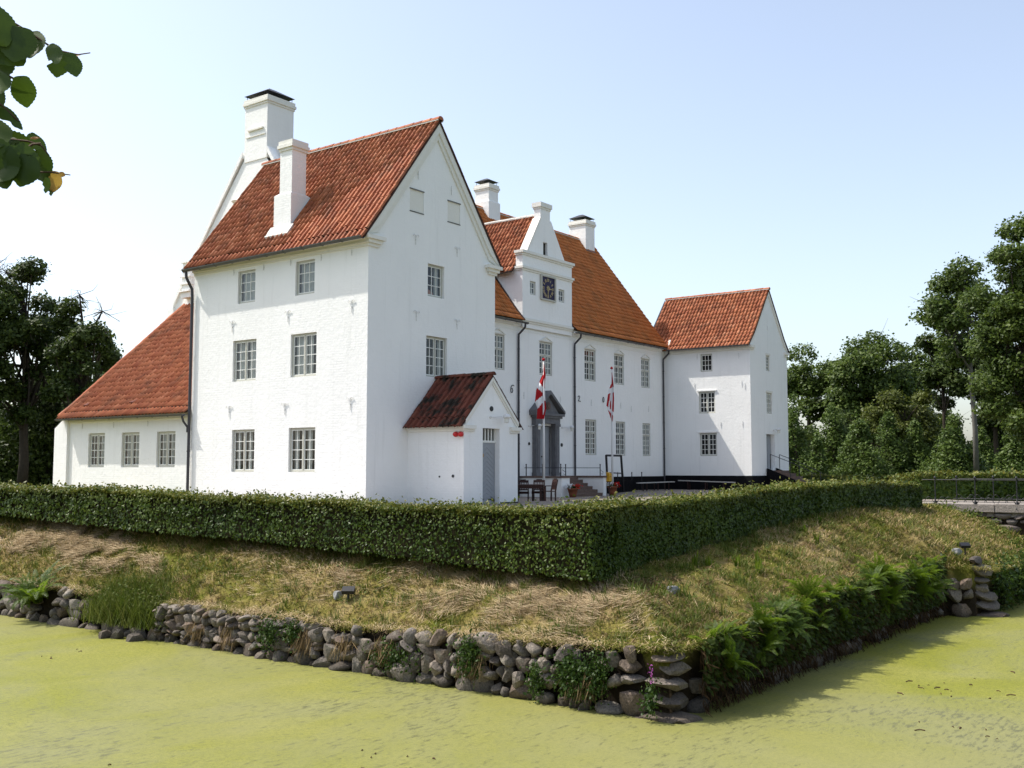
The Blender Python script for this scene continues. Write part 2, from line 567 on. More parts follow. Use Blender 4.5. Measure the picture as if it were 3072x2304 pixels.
def at_depth(px, depth, z):
    """ground position on the viewing ray of picture column px (of 2212) at a depth along the camera axis"""
    lat = (px - 1106) / 2264. * depth
    c, s_ = math.cos(YAW), math.sin(YAW)
    return Vector((CAM[0] + depth * c + lat * s_, CAM[1] + depth * s_ - lat * c, z))


# ------------------------------------------------------------------ terrain
def sm(t):
    t = np.clip(t, 0, 1)
    return t * t * (3 - 2 * t)


def south(x):
    return -16.7 - 1.0 * sm((x - 2.2) / 0.8)


def court(x, y):
    return -0.24 * sm((y + 3.5) / 6.5) * sm((x - 5) / 5) * (1 - 0.55 * sm((x - 24) / 6))


def H(x, y):
    x = np.asarray(x, float)
    y = np.asarray(y, float)
    ys = south(x)
    dW = x + 10.9
    dS = y - ys
    di = np.minimum(dW, dS)
    wt = np.where(dW < dS, np.interp(y, [-16.7, -15.9, -13.8, -10.2, -4.8, 3, 12], [-1.46, -1.57, -1.66, -1.81, -1.82, -1.75, -1.7]),
                  np.interp(x, [-10.9, -8.5, -4.3, 1.9, 4, 9, 14], [-1.46, -1.29, -1.15, -1.2, -1.4, -1.45, -1.3]))
    zw = np.interp(y, [-14.5, -10, -6.3, -1, 5.7, 15], [-.64, -.47, -.35, -.26, -.05, 0.])
    zs = np.interp(x, [-8.8, -7.4, -3.8, 2.6, 6, 9.3, 12], [-.64, -.51, -.24, .13, .0, -.10, -.05])
    k = sm((dW - dS + 1.5) / 3.0)
    zb = zw * (1 - k) + zs * k
    depth = np.where(dW < dS, 2.1, -14.5 - ys)
    s = np.clip((di - .15) / (depth - .15), 0, 1)
    bank = wt + (zb - wt) * s ** .8 + .06 * np.sin(np.pi * s)
    t = sm((di - depth) / 1.8)
    ins = zb * (1 - t) + court(x, y) * t
    isl = np.where(s < 1, bank, ins)
    do = np.minimum(x + 20.5, y + 23.2)
    outer = np.where(do > 0, -3.2 + 2.4 * sm(1 - do / 1.2), -.8 + .35 * sm(-do / 1.5))
    face = np.minimum(x + 10.72, y - ys - .18)
    return np.where(face > 0, isl, outer)


def axis(fine, coarse):
    return np.array(sorted(set(np.round(np.concatenate([fine, coarse]), 3))))


gx = axis(np.concatenate([np.arange(-11.4, 16, .22), [-10.745, -10.70]]),
          np.array([-1500, -700, -300, -150, -80, -50, -36, -30, -27, -25, -23.5, -22.5, -22, -21.5, -21, -20.5, -20, -19.5, -19, -17, -14, -12.5, -11.8,
                    17, 18, 19.5, 21, 22.5, 24, 25.5, 27, 28.5, 30, 32, 34, 37, 40, 45, 52, 60, 80, 120, 200, 400, 800, 1500]))
gy = axis(np.concatenate([np.arange(-18.3, 9, .22), [-16.545, -16.50, -17.545, -17.50]]),
          np.array([-1500, -700, -300, -150, -80, -50, -36, -30, -28, -26.5, -25.5, -25, -24.5, -24, -23.5, -23.2, -22.8, -22.4, -22, -20.5, -19,
                    10, 11.5, 13, 15, 17.5, 20, 24, 30, 40, 55, 80, 120, 200, 400, 800, 1500]))
GX, GY = np.meshgrid(gx, gy, indexing='ij')
GZ = H(GX, GY)
wob = np.array([[noise.noise(Vector((x * .9, y * .9, 3))) + .6 * noise.noise(Vector((x * 2.6, y * 2.6, 9)))
                 if -11 < x < 12 and -18.4 < y < 8.5 else 0. for y in gy] for x in gx])
bankmask = ((GX > -10.6) & (GY > south(GX) + .3) & ((GX < -8.6) | (GY < -14.3)))
GZ = GZ + wob * .11 * bankmask
nx, ny = GX.shape
idx = np.arange(nx * ny).reshape(nx, ny)
Q = np.stack([idx[:-1, :-1], idx[1:, :-1], idx[1:, 1:], idx[:-1, 1:]], -1).reshape(-1, 4)
tag(np_mesh('ground', np.stack([GX, GY, GZ], -1).reshape(-1, 3), Q, M['ground'], smooth=True), kind='structure')

mb = MB()
for (x0, x1, y0, y1) in ((-20.6, -10.6, -23.4, 400.), (-10.6, 400., -23.4, -16.4)):
    mb.poly([(x0, y0, -2.34), (x1, y0, -2.34), (x1, y1, -2.34), (x0, y1, -2.34)])
tag(mb.build('moat_water', M['duckweed']), kind='structure')


# ------------------------------------------------------------------ walls with openings
def clip_poly(poly, hp):
    out = []
    for i in range(len(poly)):
        a, b = poly[i], poly[(i + 1) % len(poly)]
        da = hp[0] * a[0] + hp[1] * a[1] - hp[2]
        db = hp[0] * b[0] + hp[1] * b[1] - hp[2]
        if da <= 1e-9: out.append(a)
        if (da < -1e-9 and db > 1e-9) or (da > 1e-9 and db < -1e-9):
            t = da / (da - db)
            out.append((a[0] + (b[0] - a[0]) * t, a[1] + (b[1] - a[1]) * t))
    return out


def wall_face(mb, P, polys, holes, reveal=.16):
    """P(u,d,z)->world; polys: convex (u,z) polygons counter-clockwise; holes (u0,u1,z0,z1[,depth])"""
    for poly in polys:
        us = sorted({p[0] for p in poly} | {h[i] for h in holes for i in (0, 1)})
        zs = sorted({p[1] for p in poly} | {h[i] for h in holes for i in (2, 3)})
        hps = []
        for i in range(len(poly)):
            a, b = poly[i], poly[(i + 1) % len(poly)]
            n = (b[1] - a[1], -(b[0] - a[0]))
            hps.append((n[0], n[1], n[0] * a[0] + n[1] * a[1]))
        for i in range(len(us) - 1):
            for j in range(len(zs) - 1):
                uc, zc = (us[i] + us[i + 1]) / 2, (zs[j] + zs[j + 1]) / 2
                if any(h[0] < uc < h[1] and h[2] < zc < h[3] for h in holes): continue
                c = [(us[i], zs[j]), (us[i + 1], zs[j]), (us[i + 1], zs[j + 1]), (us[i], zs[j + 1])]
                for hp in hps:
                    c = clip_poly(c, hp)
                    if len(c) < 3: break
                if len(c) >= 3:
                    mb.poly([P(u, 0, z) for u, z in c])
    for h in holes:
        u0, u1, z0, z1 = h[:4]
        r = h[4] if len(h) > 4 else reveal
        for (a, b) in (((u0, z0), (u1, z0)), ((u1, z0), (u1, z1)), ((u1, z1), (u0, z1)), ((u0, z1), (u0, z0))):
            mb.poly([P(a[0], 0, a[1]), P(b[0], 0, b[1]), P(b[0], r, b[1]), P(a[0], r, a[1])])


def PX(c):  # wall in a plane x = c looking towards -x
    return lambda u, d, z: (c + d, u, z)


def PY(c):  # wall in a plane y = c looking towards -y
    return lambda u, d, z: (u, c + d, z)


def pbox(mb, P, u0, u1, d0, d1, z0, z1, mi=0):
    mb.hexa([P(u0, d0, z0), P(u1, d0, z0), P(u1, d1, z0), P(u0, d1, z0), P(u0, d0, z1), P(u1, d0, z1), P(u1, d1, z1), P(u0, d1, z1)], mi)


def window(parent, P, u0, u1, z0, z1, cols, rows, split=True, transom=None, d=.07, curtain=None, fw=.055, panes=True, pediment=False,
           fm='frame', label=None):
    """frame in the opening; split = two casements on a mullion; transom = height share of the lower lights"""
    mb = MB()
    g0, g1 = u0 + .006, u1 - .006
    y0, y1 = z0 + .006, z1 - .006
    T = .075
    pbox(mb, P, g0, g0 + fw, d, d + T, y0, y1)
    pbox(mb, P, g1 - fw, g1, d, d + T, y0, y1)
    pbox(mb, P, g0 + fw, g1 - fw, d, d + T, y0, y0 + fw)
    pbox(mb, P, g0 + fw, g1 - fw, d, d + T, y1 - fw, y1)
    cu = (g0 + g1) / 2
    bays = [(g0 + fw, cu - fw * .55), (cu + fw * .55, g1 - fw)] if split else [(g0 + fw, g1 - fw)]
    if split:
        pbox(mb, P, cu - fw * .55, cu + fw * .55, d - .006, d + T, y0 + fw, y1 - fw)
    if transom:
        zt = y0 + (y1 - y0) * transom
        levels = [(y0 + fw, zt - fw * .5, rows[0]), (zt + fw * .5, y1 - fw, rows[1])]
        for a, b in bays:
            pbox(mb, P, a, b, d - .012, d + T, zt - fw * .5, zt + fw * .5)
    else:
        levels = [(y0 + fw, y1 - fw, rows)]
    wo_ = mb.build('window', M[fm], parent)
    if label: wo_['label'] = label
    bars, gl = MB(), MB()
    bw, sw = (.012, .030) if panes else (.016, .036)
    for a, b in bays:
        for za, zb_, nr in levels:
            # casement stiles and rails
            pbox(bars, P, a + .002, a + sw, d + .012, d + .05, za + .002, zb_ - .002)
            pbox(bars, P, b - sw, b - .002, d + .012, d + .05, za + .002, zb_ - .002)
            pbox(bars, P, a + sw, b - sw, d + .012, d + .05, za + .002, za + sw)
            pbox(bars, P, a + sw, b - sw, d + .012, d + .05, zb_ - sw, zb_ - .002)
            ia, ib, ja, jb = a + sw, b - sw, za + sw, zb_ - sw
            du, dz = (ib - ia) / cols, (jb - ja) / nr
            for i in range(1, cols):
                pbox(bars, P, ia + du * i - bw, ia + du * i + bw, d + .016, d + .044, ja, jb)
            for j in range(1, nr):
                for i in range(cols):
                    pbox(bars, P, ia + du * i + (bw if i else 0), ia + du * (i + 1) - (bw if i < cols - 1 else 0), d + .018, d + .042,
                         ja + dz * j - bw, ja + dz * j + bw)
            for i in range(cols):
                for j in range(nr):
                    t = random.uniform(-.002, .002)
                    q = [P(ia + du * i, d + .03 + t, ja + dz * j), P(ia + du * (i + 1), d + .03 - t, ja + dz * j),
                         P(ia + du * (i + 1), d + .03 - t, ja + dz * (j + 1)), P(ia + du * i, d + .03 + t, ja + dz * (j + 1))]
                    if panes:
                        m1 = MB()
                        m1.poly(q)
                        m1.build('pane', M['glass'], wo_)
                    else:
                        gl.poly(q)
    bars.build('casement', M['bar'], wo_)
    if not panes:
        gl.build('glazing', M['glass'], wo_)
    if curtain:
        cm = MB()
        for a, b in curtain:
            ca, cb = g0 + (g1 - g0) * a, g0 + (g1 - g0) * b
            n = max(4, int((cb - ca) / .035))
            for i in range(n):
                ua, ub = ca + (cb - ca) * i / n, ca + (cb - ca) * (i + 1) / n
                da, db = d + .16 + .018 * math.sin(i * 2.1), d + .16 + .018 * math.sin((i + 1) * 2.1)
                cm.poly([P(ua, da, y0), P(ub, db, y0), P(ub, db, y1), P(ua, da, y1)])
        cm.build('curtain', M['curtain'], wo_)
    if pediment:
        pm = MB()
        o = .07
        zz = z1 + .02
        pts = [(u0 - o, zz), (u1 + o, zz), ((u0 + u1) / 2, zz + .27)]
        inn = [(u0 + .06, zz + .045), (u1 - .06, zz + .045), ((u0 + u1) / 2, zz + .20)]
        for i in range(3):
            a, b, c, e_ = pts[i], pts[(i + 1) % 3], inn[(i + 1) % 3], inn[i]
            pm.hexa([P(a[0], -.06, a[1]), P(b[0], -.06, b[1]), P(b[0], .0, b[1]), P(a[0], .0, a[1]),
                     P(e_[0], -.06, e_[1]), P(c[0], -.06, c[1]), P(c[0], .0, c[1]), P(e_[0], .0, e_[1])])
        pm.build('pediment', M['trim'], wo_)
    return wo_


# ------------------------------------------------------------------ roofs
TILES = []      # (matrix, roof object, material key, template key)
TMPL = {}


def tile_template(tw, ln, amp, flat=False):
    key = (round(tw, 3), round(ln, 3), round(amp, 3), flat)
    if key in TMPL: return key
    xs = np.linspace(0, tw * .93, 7) if flat else tw * np.array([0, .15, .32, .50, .70, .88, 1.0])
    if flat:
        zz = np.array([0, .9, 1, 1, 1, .9, 0]) * amp
    else:
        zz = 1.45 * amp * np.array([.02, .0, .26, .76, 1.0, .84, -.04])
    lift, th = (.046, .040) if flat else (.014, .014)
    fr = np.stack([xs, np.zeros(7), zz + lift], 1)
    bk = np.stack([xs, np.full(7, ln), zz + .004], 1)
    lo = np.stack([xs, np.full(7, .002), zz + lift - th], 1)
    V = np.concatenate([fr, bk, lo])
    Q = [(i, i + 1, 8 + i, 7 + i) for i in range(6)] + [(14 + i, 15 + i, i + 1, i) for i in range(6)]
    me = bpy.data.meshes.new('tile')
    me.from_pydata(V.tolist(), [], Q)
    TMPL[key] = (V, np.array(Q), me)
    return key


def roof_slope(parent, O, U, I, prof, ulen, tw, expo, amp, matk, clip=None, flat=False, slab=.07, name='roof', tiles=True, label=None, cuts=None):
    """prof: [(h, z)] from eave to ridge; h along I from O (horizontal), z absolute"""
    O, U, I = Vector(O), Vector(U), Vector(I)
    Z = Vector((0, 0, 1))

    def pt(u, h, z):
        return Vector((O.x, O.y, 0)) + U * u + I * h + Z * z
    mb = MB()
    for (h0, z0), (h1, z1) in zip(prof, prof[1:]):
        a, b, c, d = pt(0, h0, z0), pt(ulen, h0, z0), pt(ulen, h1, z1), pt(0, h1, z1)
        n = U.cross(c - b).normalized()
        if n.z < 0: n = -n
        for (ua, ub, hmin) in cuts or ((0, ulen, -9),):
            if hmin >= h1: continue
            ha = max(h0, hmin)
            za = z0 + (z1 - z0) * (ha - h0) / (h1 - h0)
            a, b, c, d = pt(ua, ha, za), pt(ub, ha, za), pt(ub, h1, z1), pt(ua, h1, z1)
            mb.hexa([a - n * slab, b - n * slab, c - n * slab, d - n * slab, a - n * .004, b - n * .004, c - n * .004, d - n * .004])
    roof = mb.build(name, M['roofbase'], parent)
    if label: roof['label'] = label
    if not tiles: return roof
    seg = []
    L = 0
    for (h0, z0), (h1, z1) in zip(prof, prof[1:]):
        l = math.hypot(h1 - h0, z1 - z0)
        seg.append((L, l, h0, z0, (h1 - h0) / l, (z1 - z0) / l))
        L += l

    def at(s):
        for q in seg:
            if s <= q[0] + q[1] or q is seg[-1]:
                t = s - q[0]
                return q[2] + q[4] * t, q[3] + q[5] * t
    nr = int(math.ceil(L / expo))
    ex = L / nr
    nc = int(round(ulen / tw))
    cw = ulen / nc
    key = tile_template(cw, ex * 1.22, amp, flat)
    for r in range(nr):
        h0, z0 = at(r * ex - (.05 if r == 0 else 0))
        h1, z1 = at(min(L, (r + 1) * ex))
        if r == 0: h0 -= .04; z0 -= .04
        y = (I * (h1 - h0) + Z * (z1 - z0)).normalized()
        rowj = random.uniform(-.006, .006)
        n = U.cross(y)
        flip = n.z < 0
        if flip: n = -n
        for c in range(nc):
            u = c * cw
            if clip and clip(u + cw / 2, (h0 + h1) / 2, (z0 + z1) / 2): continue
            jz = random.gauss(0, .0045)
            if random.random() < .02: jz += .012
            j = Matrix.Rotation(random.gauss(0, .014), 4, 'Z') @ Matrix.Rotation(random.gauss(0, .010), 4, 'X')
            x = U if not flip else -U
            uu = u if not flip else u + cw
            p = pt(uu, h0, z0) + n * jz + y * (rowj + random.gauss(0, .006)) + U * random.gauss(0, .004)
            m = Matrix(((x.x, y.x, n.x, p.x), (x.y, y.y, n.y, p.y), (x.z, y.z, n.z, p.z), (0, 0, 0, 1))) @ j
            TILES.append((m, roof, matk, key))
    return roof


def ridge_tiles(roof, a, b, matk, r=.13, ln=.40, mortar=True):
    a, b = Vector(a), Vector(b)
    n = max(1, int((b - a).length / ln))
    d = (b - a) / n
    dn = d.normalized()
    s = Vector((-dn.y, dn.x, 0)).normalized()
    Z = Vector((0, 0, 1))
    for i in range(n):
        mb = MB()
        k = 6
        r0, r1 = r * 1.06, r * .94
        p0, p1 = a + d * i - dn * .02, a + d * (i + 1) + dn * .02
        jz = random.uniform(-.008, .008)
        for p, rr in ((p0, r0), (p1, r1)):
            for q in range(k + 1):
                t = math.pi * q / k
                mb.v.append(tuple(p + s * math.cos(t) * rr + Z * (math.sin(t) * rr * .9 + jz)))
        for q in range(k):
            mb.f.append((q, q + 1, k + 2 + q, k + 1 + q))
            mb.mi.append(0)
        mb.f.append(tuple(range(k + 1)))
        mb.f.append(tuple(range(k + 1, 2 * k + 2))[::-1])
        mb.mi += [0, 0]
        mb.build('ridge_tile', M[matk], roof)
    if mortar:
        mb = MB()
        for q in (-1, 1):
            mb.tube([a + s * q * r * .92 - Z * .03, b + s * q * r * .92 - Z * .03], .025, 5)
        mb.build('ridge_mortar', M['whitepatch'], roof)


def finish_tiles(limit=300):
    c = Vector(CAM)
    order = sorted(range(len(TILES)), key=lambda i: (TILES[i][0].translation - c).length)
    single = set(order[:limit])
    rest = {}
    for i, (m, roof, mk, key) in enumerate(TILES):
        if i in single:
            me = TMPL[key][2]
            if not me.materials: me.materials.append(M[mk])
            if me.materials[0] is not M[mk]:
                me = me.copy()
                me.materials[0] = M[mk]
                TMPL[key] = (TMPL[key][0], TMPL[key][1], me)
            o = bpy.data.objects.new('tile', me)
            COL.objects.link(o)
            o.parent = roof
            o.matrix_parent_inverse = Matrix.Identity(4)
            o.matrix_basis = m
        else:
            rest.setdefault((roof.name, mk), []).append((m, key))
    for (rn, mk), lst in rest.items():
        Vs, Qs, b = [], [], 0
        for m, key in lst:
            V, Q_, _ = TMPL[key]
            A = np.array(m)
            Vs.append(V @ A[:3, :3].T + A[:3, 3])
            Qs.append(Q_ + b)
            b += len(V)
        tag(np_mesh('tile_field', np.concatenate(Vs), np.concatenate(Qs), M[mk], bpy.data.objects[rn]), kind='stuff')


# ------------------------------------------------------------------ manor house
house = empty('manor_house', (3.36, 4.5, 0), 'whitewashed manor house with red tiled roofs inside the moat', 'house')


def gutter(a, b, out, r=.085):
    a, b, out = Vector(a), Vector(b), Vector(out)
    mb = MB()
    Z = Vector((0, 0, 1))
    k = 8
    for p in (a, b):
        for rr in (r, r * .86):
            for q in range(k + 1):
                t = math.pi + math.pi * q / k
                mb.v.append(tuple(p + out * math.cos(t) * rr + Z * math.sin(t) * rr))
    w_ = k + 1
    for q in range(k):
        mb.f.append((q, q + 1, 2 * w_ + q + 1, 2 * w_ + q))
        mb.f.append((w_ + q, 3 * w_ + q, 3 * w_ + q + 1, w_ + q + 1))
        mb.f.append((q, w_ + q, w_ + q + 1, q + 1))
        mb.f.append((2 * w_ + q, 2 * w_ + q + 1, 3 * w_ + q + 1, 3 * w_ + q))
        mb.mi += [0] * 4
    for q in (0, k):
        mb.f.append((q, 2 * w_ + q, 3 * w_ + q, w_ + q))
        mb.mi.append(0)
    d = (b - a).normalized()
    n = max(1, int((b - a).length / .9))
    for i in range(n + 1):
        p = a + (b - a) * (i / n)
        mb.tube([p + out * math.cos(math.pi + math.pi * q / 6) * (r + .008) + Z * math.sin(math.pi + math.pi * q / 6) * (r + .008) for q in range(7)], .010, 4)
    return mb.build('gutter', M['zinc'], house, smooth=False)


def downpipe(pts, r=.05, clips=None):
    mb = MB()
    mb.tube(pts, r, 8)
    for (x, y, z) in clips or []:
        mb.lathe((x, y, z - .02), [(r + .012, 0), (r + .012, .04)], 8)
    return mb.build('downpipe', M['pipe'], house)


def anchor(P, u, z, h=.36, curl=True, mk='limeiron'):
    mb = MB()
    mb.tube([P(u, -.022, z), P(u, -.022, z - h)], .013, 5)
    pbox(mb, P, u - .022, u + .022, -.036, 0, z - h * .55, z - h * .48)
    if curl:
        for s in (-1, 1):
            mb.tube([P(u, -.03, z - .09), P(u + s * .05, -.035, z - .01), P(u + s * .10, -.035, z + .015), P(u + s * .145, -.03, z - .02), P(u + s * .125, -.03, z - .06)], .011, 5)
    return mb.build('wall_anchor', M[mk], house)


# --- near wing --------------------------------------------------------
WA, YB, EZ = 6.72, 9.05, 8.75
A1 = [(5.447, 6.675, 1.048, 2.536), (2.369, 3.673, 1.048, 2.536)]
A2 = [(5.442, 6.716, 4.261, 5.736), (2.369, 3.646, 4.261, 5.736)]
A3 = [(5.566, 6.517, 7.062, 8.238), (2.511, 3.464, 7.062, 8.238)]
mb = MB()
wall_face(mb, PX(0), [[(0, -.6), (YB, -.6), (YB, EZ), (0, EZ)]], A1 + A2 + A3)
wall_face(mb, lambda u, d, z: (WA - d, u, z), [[(0, -.6), (YB, -.6), (YB, EZ), (0, EZ)]], [])
AG = [(2.855, 3.967, 4.313, 5.729), (2.911, 3.792, 7.107, 8.251), (1.968, 2.672, 9.914, 10.677, .035), (3.955, 4.65, 9.914, 10.66, .035)]
AP = [(-.36, 8.62), (.42, 9.60), (3.36, 13.42)]
gp = [[(0, -.6), (WA, -.6), (WA, 9.05), (0, 9.05)], [(0, 9.05), (WA, 9.05), (WA - .42, 9.60), (.42, 9.60)], [(.42, 9.60), (WA - .42, 9.60), (3.36, 13.40)]]
wall_face(mb, PY(0), gp, AG)
mb.poly([(0, YB, -.6), (WA, YB, -.6), (WA, YB, 9.05), (WA - .42, YB, 9.6), (3.36, YB, 13.4), (.42, YB, 9.6), (0, YB, 9.05)])
mb.build('wall', M['white'], house)
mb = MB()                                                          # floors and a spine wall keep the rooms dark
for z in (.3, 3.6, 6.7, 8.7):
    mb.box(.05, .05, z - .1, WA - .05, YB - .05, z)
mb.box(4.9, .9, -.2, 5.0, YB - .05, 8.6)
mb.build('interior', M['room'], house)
cur = [[(.02, .24), (.52, .72)], [(.02, .25), (.52, .74)]]
for i, (a, b, c, d) in enumerate(A1):
    window(house, PX(0), a, b, c, d, 2, 4, curtain=[(.80, .98), (.30, .48)] if i == 0 else [(.78, .98), (.28, .48)])
window(house, PX(0), *A2[0], 2, 4, curtain=[(.70, .98), (.22, .48)])
window(house, PX(0), *A2[1], 2, 4, curtain=[(.52, .98), (.30, .49)])
window(house, PX(0), *A3[0], 3, 3, split=False, curtain=[(.02, .98)])
window(house, PX(0), *A3[1], 3, 3, split=False, curtain=[(.02, .98)])
window(house, PY(0), *AG[0][:4], 2, 4, d=.09, curtain=[(.78, .98)])
window(house, PY(0), *AG[1][:4], 3, 3, split=False, d=.09, curtain=[(.68, .98)])
for h_ in AG[2:]:
    mb = MB()
    pbox(mb, PY(0), h_[0] + .004, h_[1] - .004, .022, .034, h_[2] + .03, h_[3] - .004)
    o = mb.build('shutter', M['trim'], house)
    mb = MB()
    pbox(mb, PY(0), h_[0] - .02, h_[1] + .02, -.025, .0, h_[3] + .002, h_[3] + .035)
    pbox(mb, PY(0), h_[0] - .01, h_[1] + .01, -.015, .02, h_[2] - .02, h_[2] + .01)
    mb.build('shutter_ledge', M['sandstone'], o)
bu = MB()
for k_ in range(7):
    bu.lathe((3.02 + .06 * k_, .30 + .02 * (k_ % 3), 7.20 + .05 * (k_ % 2)), [(.01, -.09), (.085, -.04), (.10, .05), (.06, .14), (.01, .17)], 8)
tag(bu.build('bundle', M['pinkcloth'], smooth=True), 'pinkish bundle behind the lower panes of the gable window', 'bundle')

R1 = roof_slope(house, (0, -.14, 0), (0, 1, 0), (1, 0, 0), AP, YB + .20 + .14, .225, .33, .048, 'tile')
roof_slope(house, (WA, -.14, 0), (0, 1, 0), (-1, 0, 0), AP, YB + .34, .225, .33, .048, 'tile')
ridge_tiles(R1, (3.36, -.16, 13.42), (3.36, YB + .2, 13.42), 'tile', .14)
# eaves cornice, raking moulding and kneelers
mb = MB()
for k_, (z0, z1, pr) in enumerate(((8.36, 8.46, .05), (8.46, 8.58, .12), (8.58, 8.70, .20))):
    mb.box(-pr, -pr - .02, z0, 0, YB, z1)
    mb.box(0.001, -pr - .02, z0, .62 - .08 * (2 - k_), 0, z1)
    mb.box(WA - .62 + .08 * (2 - k_), -pr - .02, z0, WA - .001, 0, z1)
    mb.box(WA, -pr - .02, z0, WA + pr, 1.2, z1)
for s in (0, 1):
    X = (lambda x: x) if s == 0 else (lambda x: WA - x)
    for off0, off1, pr in ((.06, .30, .11), (.30, .46, .06)):
        for (h0, z0), (h1, z1) in zip(AP, AP[1:]):
            a = [(h0, z0 - off1 * 1.55), (h0, z0 - off0 * 1.55), (h1, z1 - off0 * 1.55), (h1, z1 - off1 * 1.55)]
            a = [(max(q[0], -.2), max(q[1], 8.70)) for q in a]
            mb.hexa([(X(a[0][0]), -pr, a[0][1]), (X(a[3][0]), -pr, a[3][1]), (X(a[3][0]), -.002, a[3][1]), (X(a[0][0]), -.002, a[0][1]),
                     (X(a[1][0]), -pr, a[1][1]), (X(a[2][0]), -pr, a[2][1]), (X(a[2][0]), -.002, a[2][1]), (X(a[1][0]), -.002, a[1][1])])
mb.build('cornice', M['trim'], house)
gutter((-.40, -.12, 8.62), (-.40, YB + .12, 8.55), (1, 0, 0), .095)
downpipe([(-.40, YB - .02, 8.50), (-.38, YB - .02, 8.25), (-.12, YB - .02, 7.85), (-.10, YB - .02, 7.6), (-.10, YB - .02, -.3)], .055,
         [(-.10, YB - .02, z) for z in (7.2, 5.4, 3.6, 1.8)])
for u, z in ((6.77, 6.47), (3.8, 6.57), (.72, 6.64), (6.84, 3.40), (3.88, 3.40), (.73, 3.46)):
    anchor(PX(0), u, z, .40)
for u in (6.74, 5.11, 3.70, 2.19, .75):
    anchor(PX(0), u, 8.345, .22, False)
for u, z in ((2.26, 9.12), (4.48, 9.06), (4.49, 6.45), (2.32, 6.5)):
    anchor(PY(0), u, z, .34)
for u, z in ((2.37, 11.42), (4.14, 11.24)):
    anchor(PY(0), u, z, .34, False)


def chimney(x0, x1, y0, y1, z0, z1, parent=house, step=None, hood=False, base=None, cap=True, flash=None):
    mb = MB()
    if step:
        sx0, sx1, sy0, sy1, sz = step
        mb.box(sx0, sy0, z0, sx1, sy1, sz)
        mb.hexa([(sx0, sy0, sz), (sx1, sy0, sz), (sx1, sy1, sz), (sx0, sy1, sz), (x0, y0, sz + .06), (x1, y0, sz + .06), (x1, y1, sz + .06), (x0, y1, sz + .06)])
        mb.box(x0, y0, sz + .06, x1, y1, z1)
    else:
        mb.box(x0, y0, z0, x1, y1, z1)
    o = mb.build('chimney', M['white'], parent)
    if cap:
        c = MB()
        for k, (a, b, pr) in enumerate(((-.34, -.24, .04), (-.24, -.12, .085), (-.12, .03, .05))):
            c.box(x0 - pr, y0 - pr, z1 + a, x1 + pr, y1 + pr, z1 + b)
        c.build('chimney_cap', M['trim'], o)
    if hood:
        c = MB()
        zz = z1 + .03
        for x in (x0 + .06, x1 - .06):
            for y in (y0 + .06, y1 - .06):
                c.tube([(x, y, zz - .02), (x, y, zz + .21)], .014, 5)
        cx, cy = (x0 + x1) / 2, (y0 + y1) / 2
        e_ = .04
        b = [(x0 - e_, y0 - e_, zz + .20), (x1 + e_, y0 - e_, zz + .20), (x1 + e_, y1 + e_, zz + .20), (x0 - e_, y1 + e_, zz + .20)]
        t = [(cx + (p[0] - cx) * .22, cy + (p[1] - cy) * .22, zz + .20 + .24 * (x1 - x0)) for p in b]
        c.hexa(b + t)
        c.build('chimney_hood', M['iron'], o)
    if flash:
        f = MB()
        for q in flash: f.tube(q, .05, 5)
        f.build('flashing', M['zinc'], o)
    return o


ch = chimney(.46, 1.12, 4.26, 4.89, 9.2, 12.80, step=(.43, 1.32, 4.25, 5.15, 10.88),
             flash=[[(.40, 4.22, 9.60), (1.36, 4.22, 10.85)]])
mb = MB()
mb.hexa([(.16, 4.10, 9.30), (.43, 4.10, 9.65), (.43, 5.30, 9.65), (.16, 5.30, 9.30), (.14, 4.10, 9.37), (.43, 4.10, 9.76), (.43, 5.30, 9.76), (.14, 5.30, 9.37)])
mb.build('mortar_apron', M['whitepatch'], ch)

# --- main range -------------------------------------------------------
D = 7.59
XG, XE = 5.9, 33.93
MP = [(0, 8.72), (.45, 9.22), (5.65, 16.02)]
MY = 7.25
UW = [(16.30, 17.38), (20.40, 21.575), (24.75, 25.91), (27.93, 29.03), (31.06, 32.11)]
LW = [(24.80, 25.94), (28.05, 29.12), (31.16, 32.12)]
holes = [(a, b, 6.035, 7.80) for a, b in UW] + [(a, b, 1.91, 3.885) for a, b in LW] + [(20.02, 21.72, .78, 3.40, .28)]
mb = MB()
wall_face(mb, PY(D), [[(6.5, -.8), (XE, -.8), (XE, 8.7), (6.5, 8.7)]], holes, .14)
gy_ = [(17.9, 8.72), (17.45, 9.25), (12.9, 15.95)]
mb.poly([(XG, 7.62, -.6), (XG, 7.62, 8.8), (XG, 7.9, 9.35), (XG, 12.9, 15.9), (XG, 12.95, 15.9), (XG, 17.5, 10.35), (XG, 18.7, 8.75), (XG, 18.7, -.6)][::-1])
mb.poly([(XG, 18.5, -.6), (XE, 18.5, -.6), (XE, 18.5, 8.7), (XG, 18.5, 8.7)])
mb.poly([(XE, D, -.6), (XE, 18.5, -.6), (XE, 18.5, 8.8), (XE, 12.9, 15.9), (XE, D + .2, 9.3), (XE, D, 8.7)])
mb.build('wall', M['white'], house)
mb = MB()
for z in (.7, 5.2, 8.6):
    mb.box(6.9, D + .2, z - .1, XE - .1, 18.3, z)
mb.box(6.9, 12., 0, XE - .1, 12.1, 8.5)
mb.build('interior', M['room'], house)
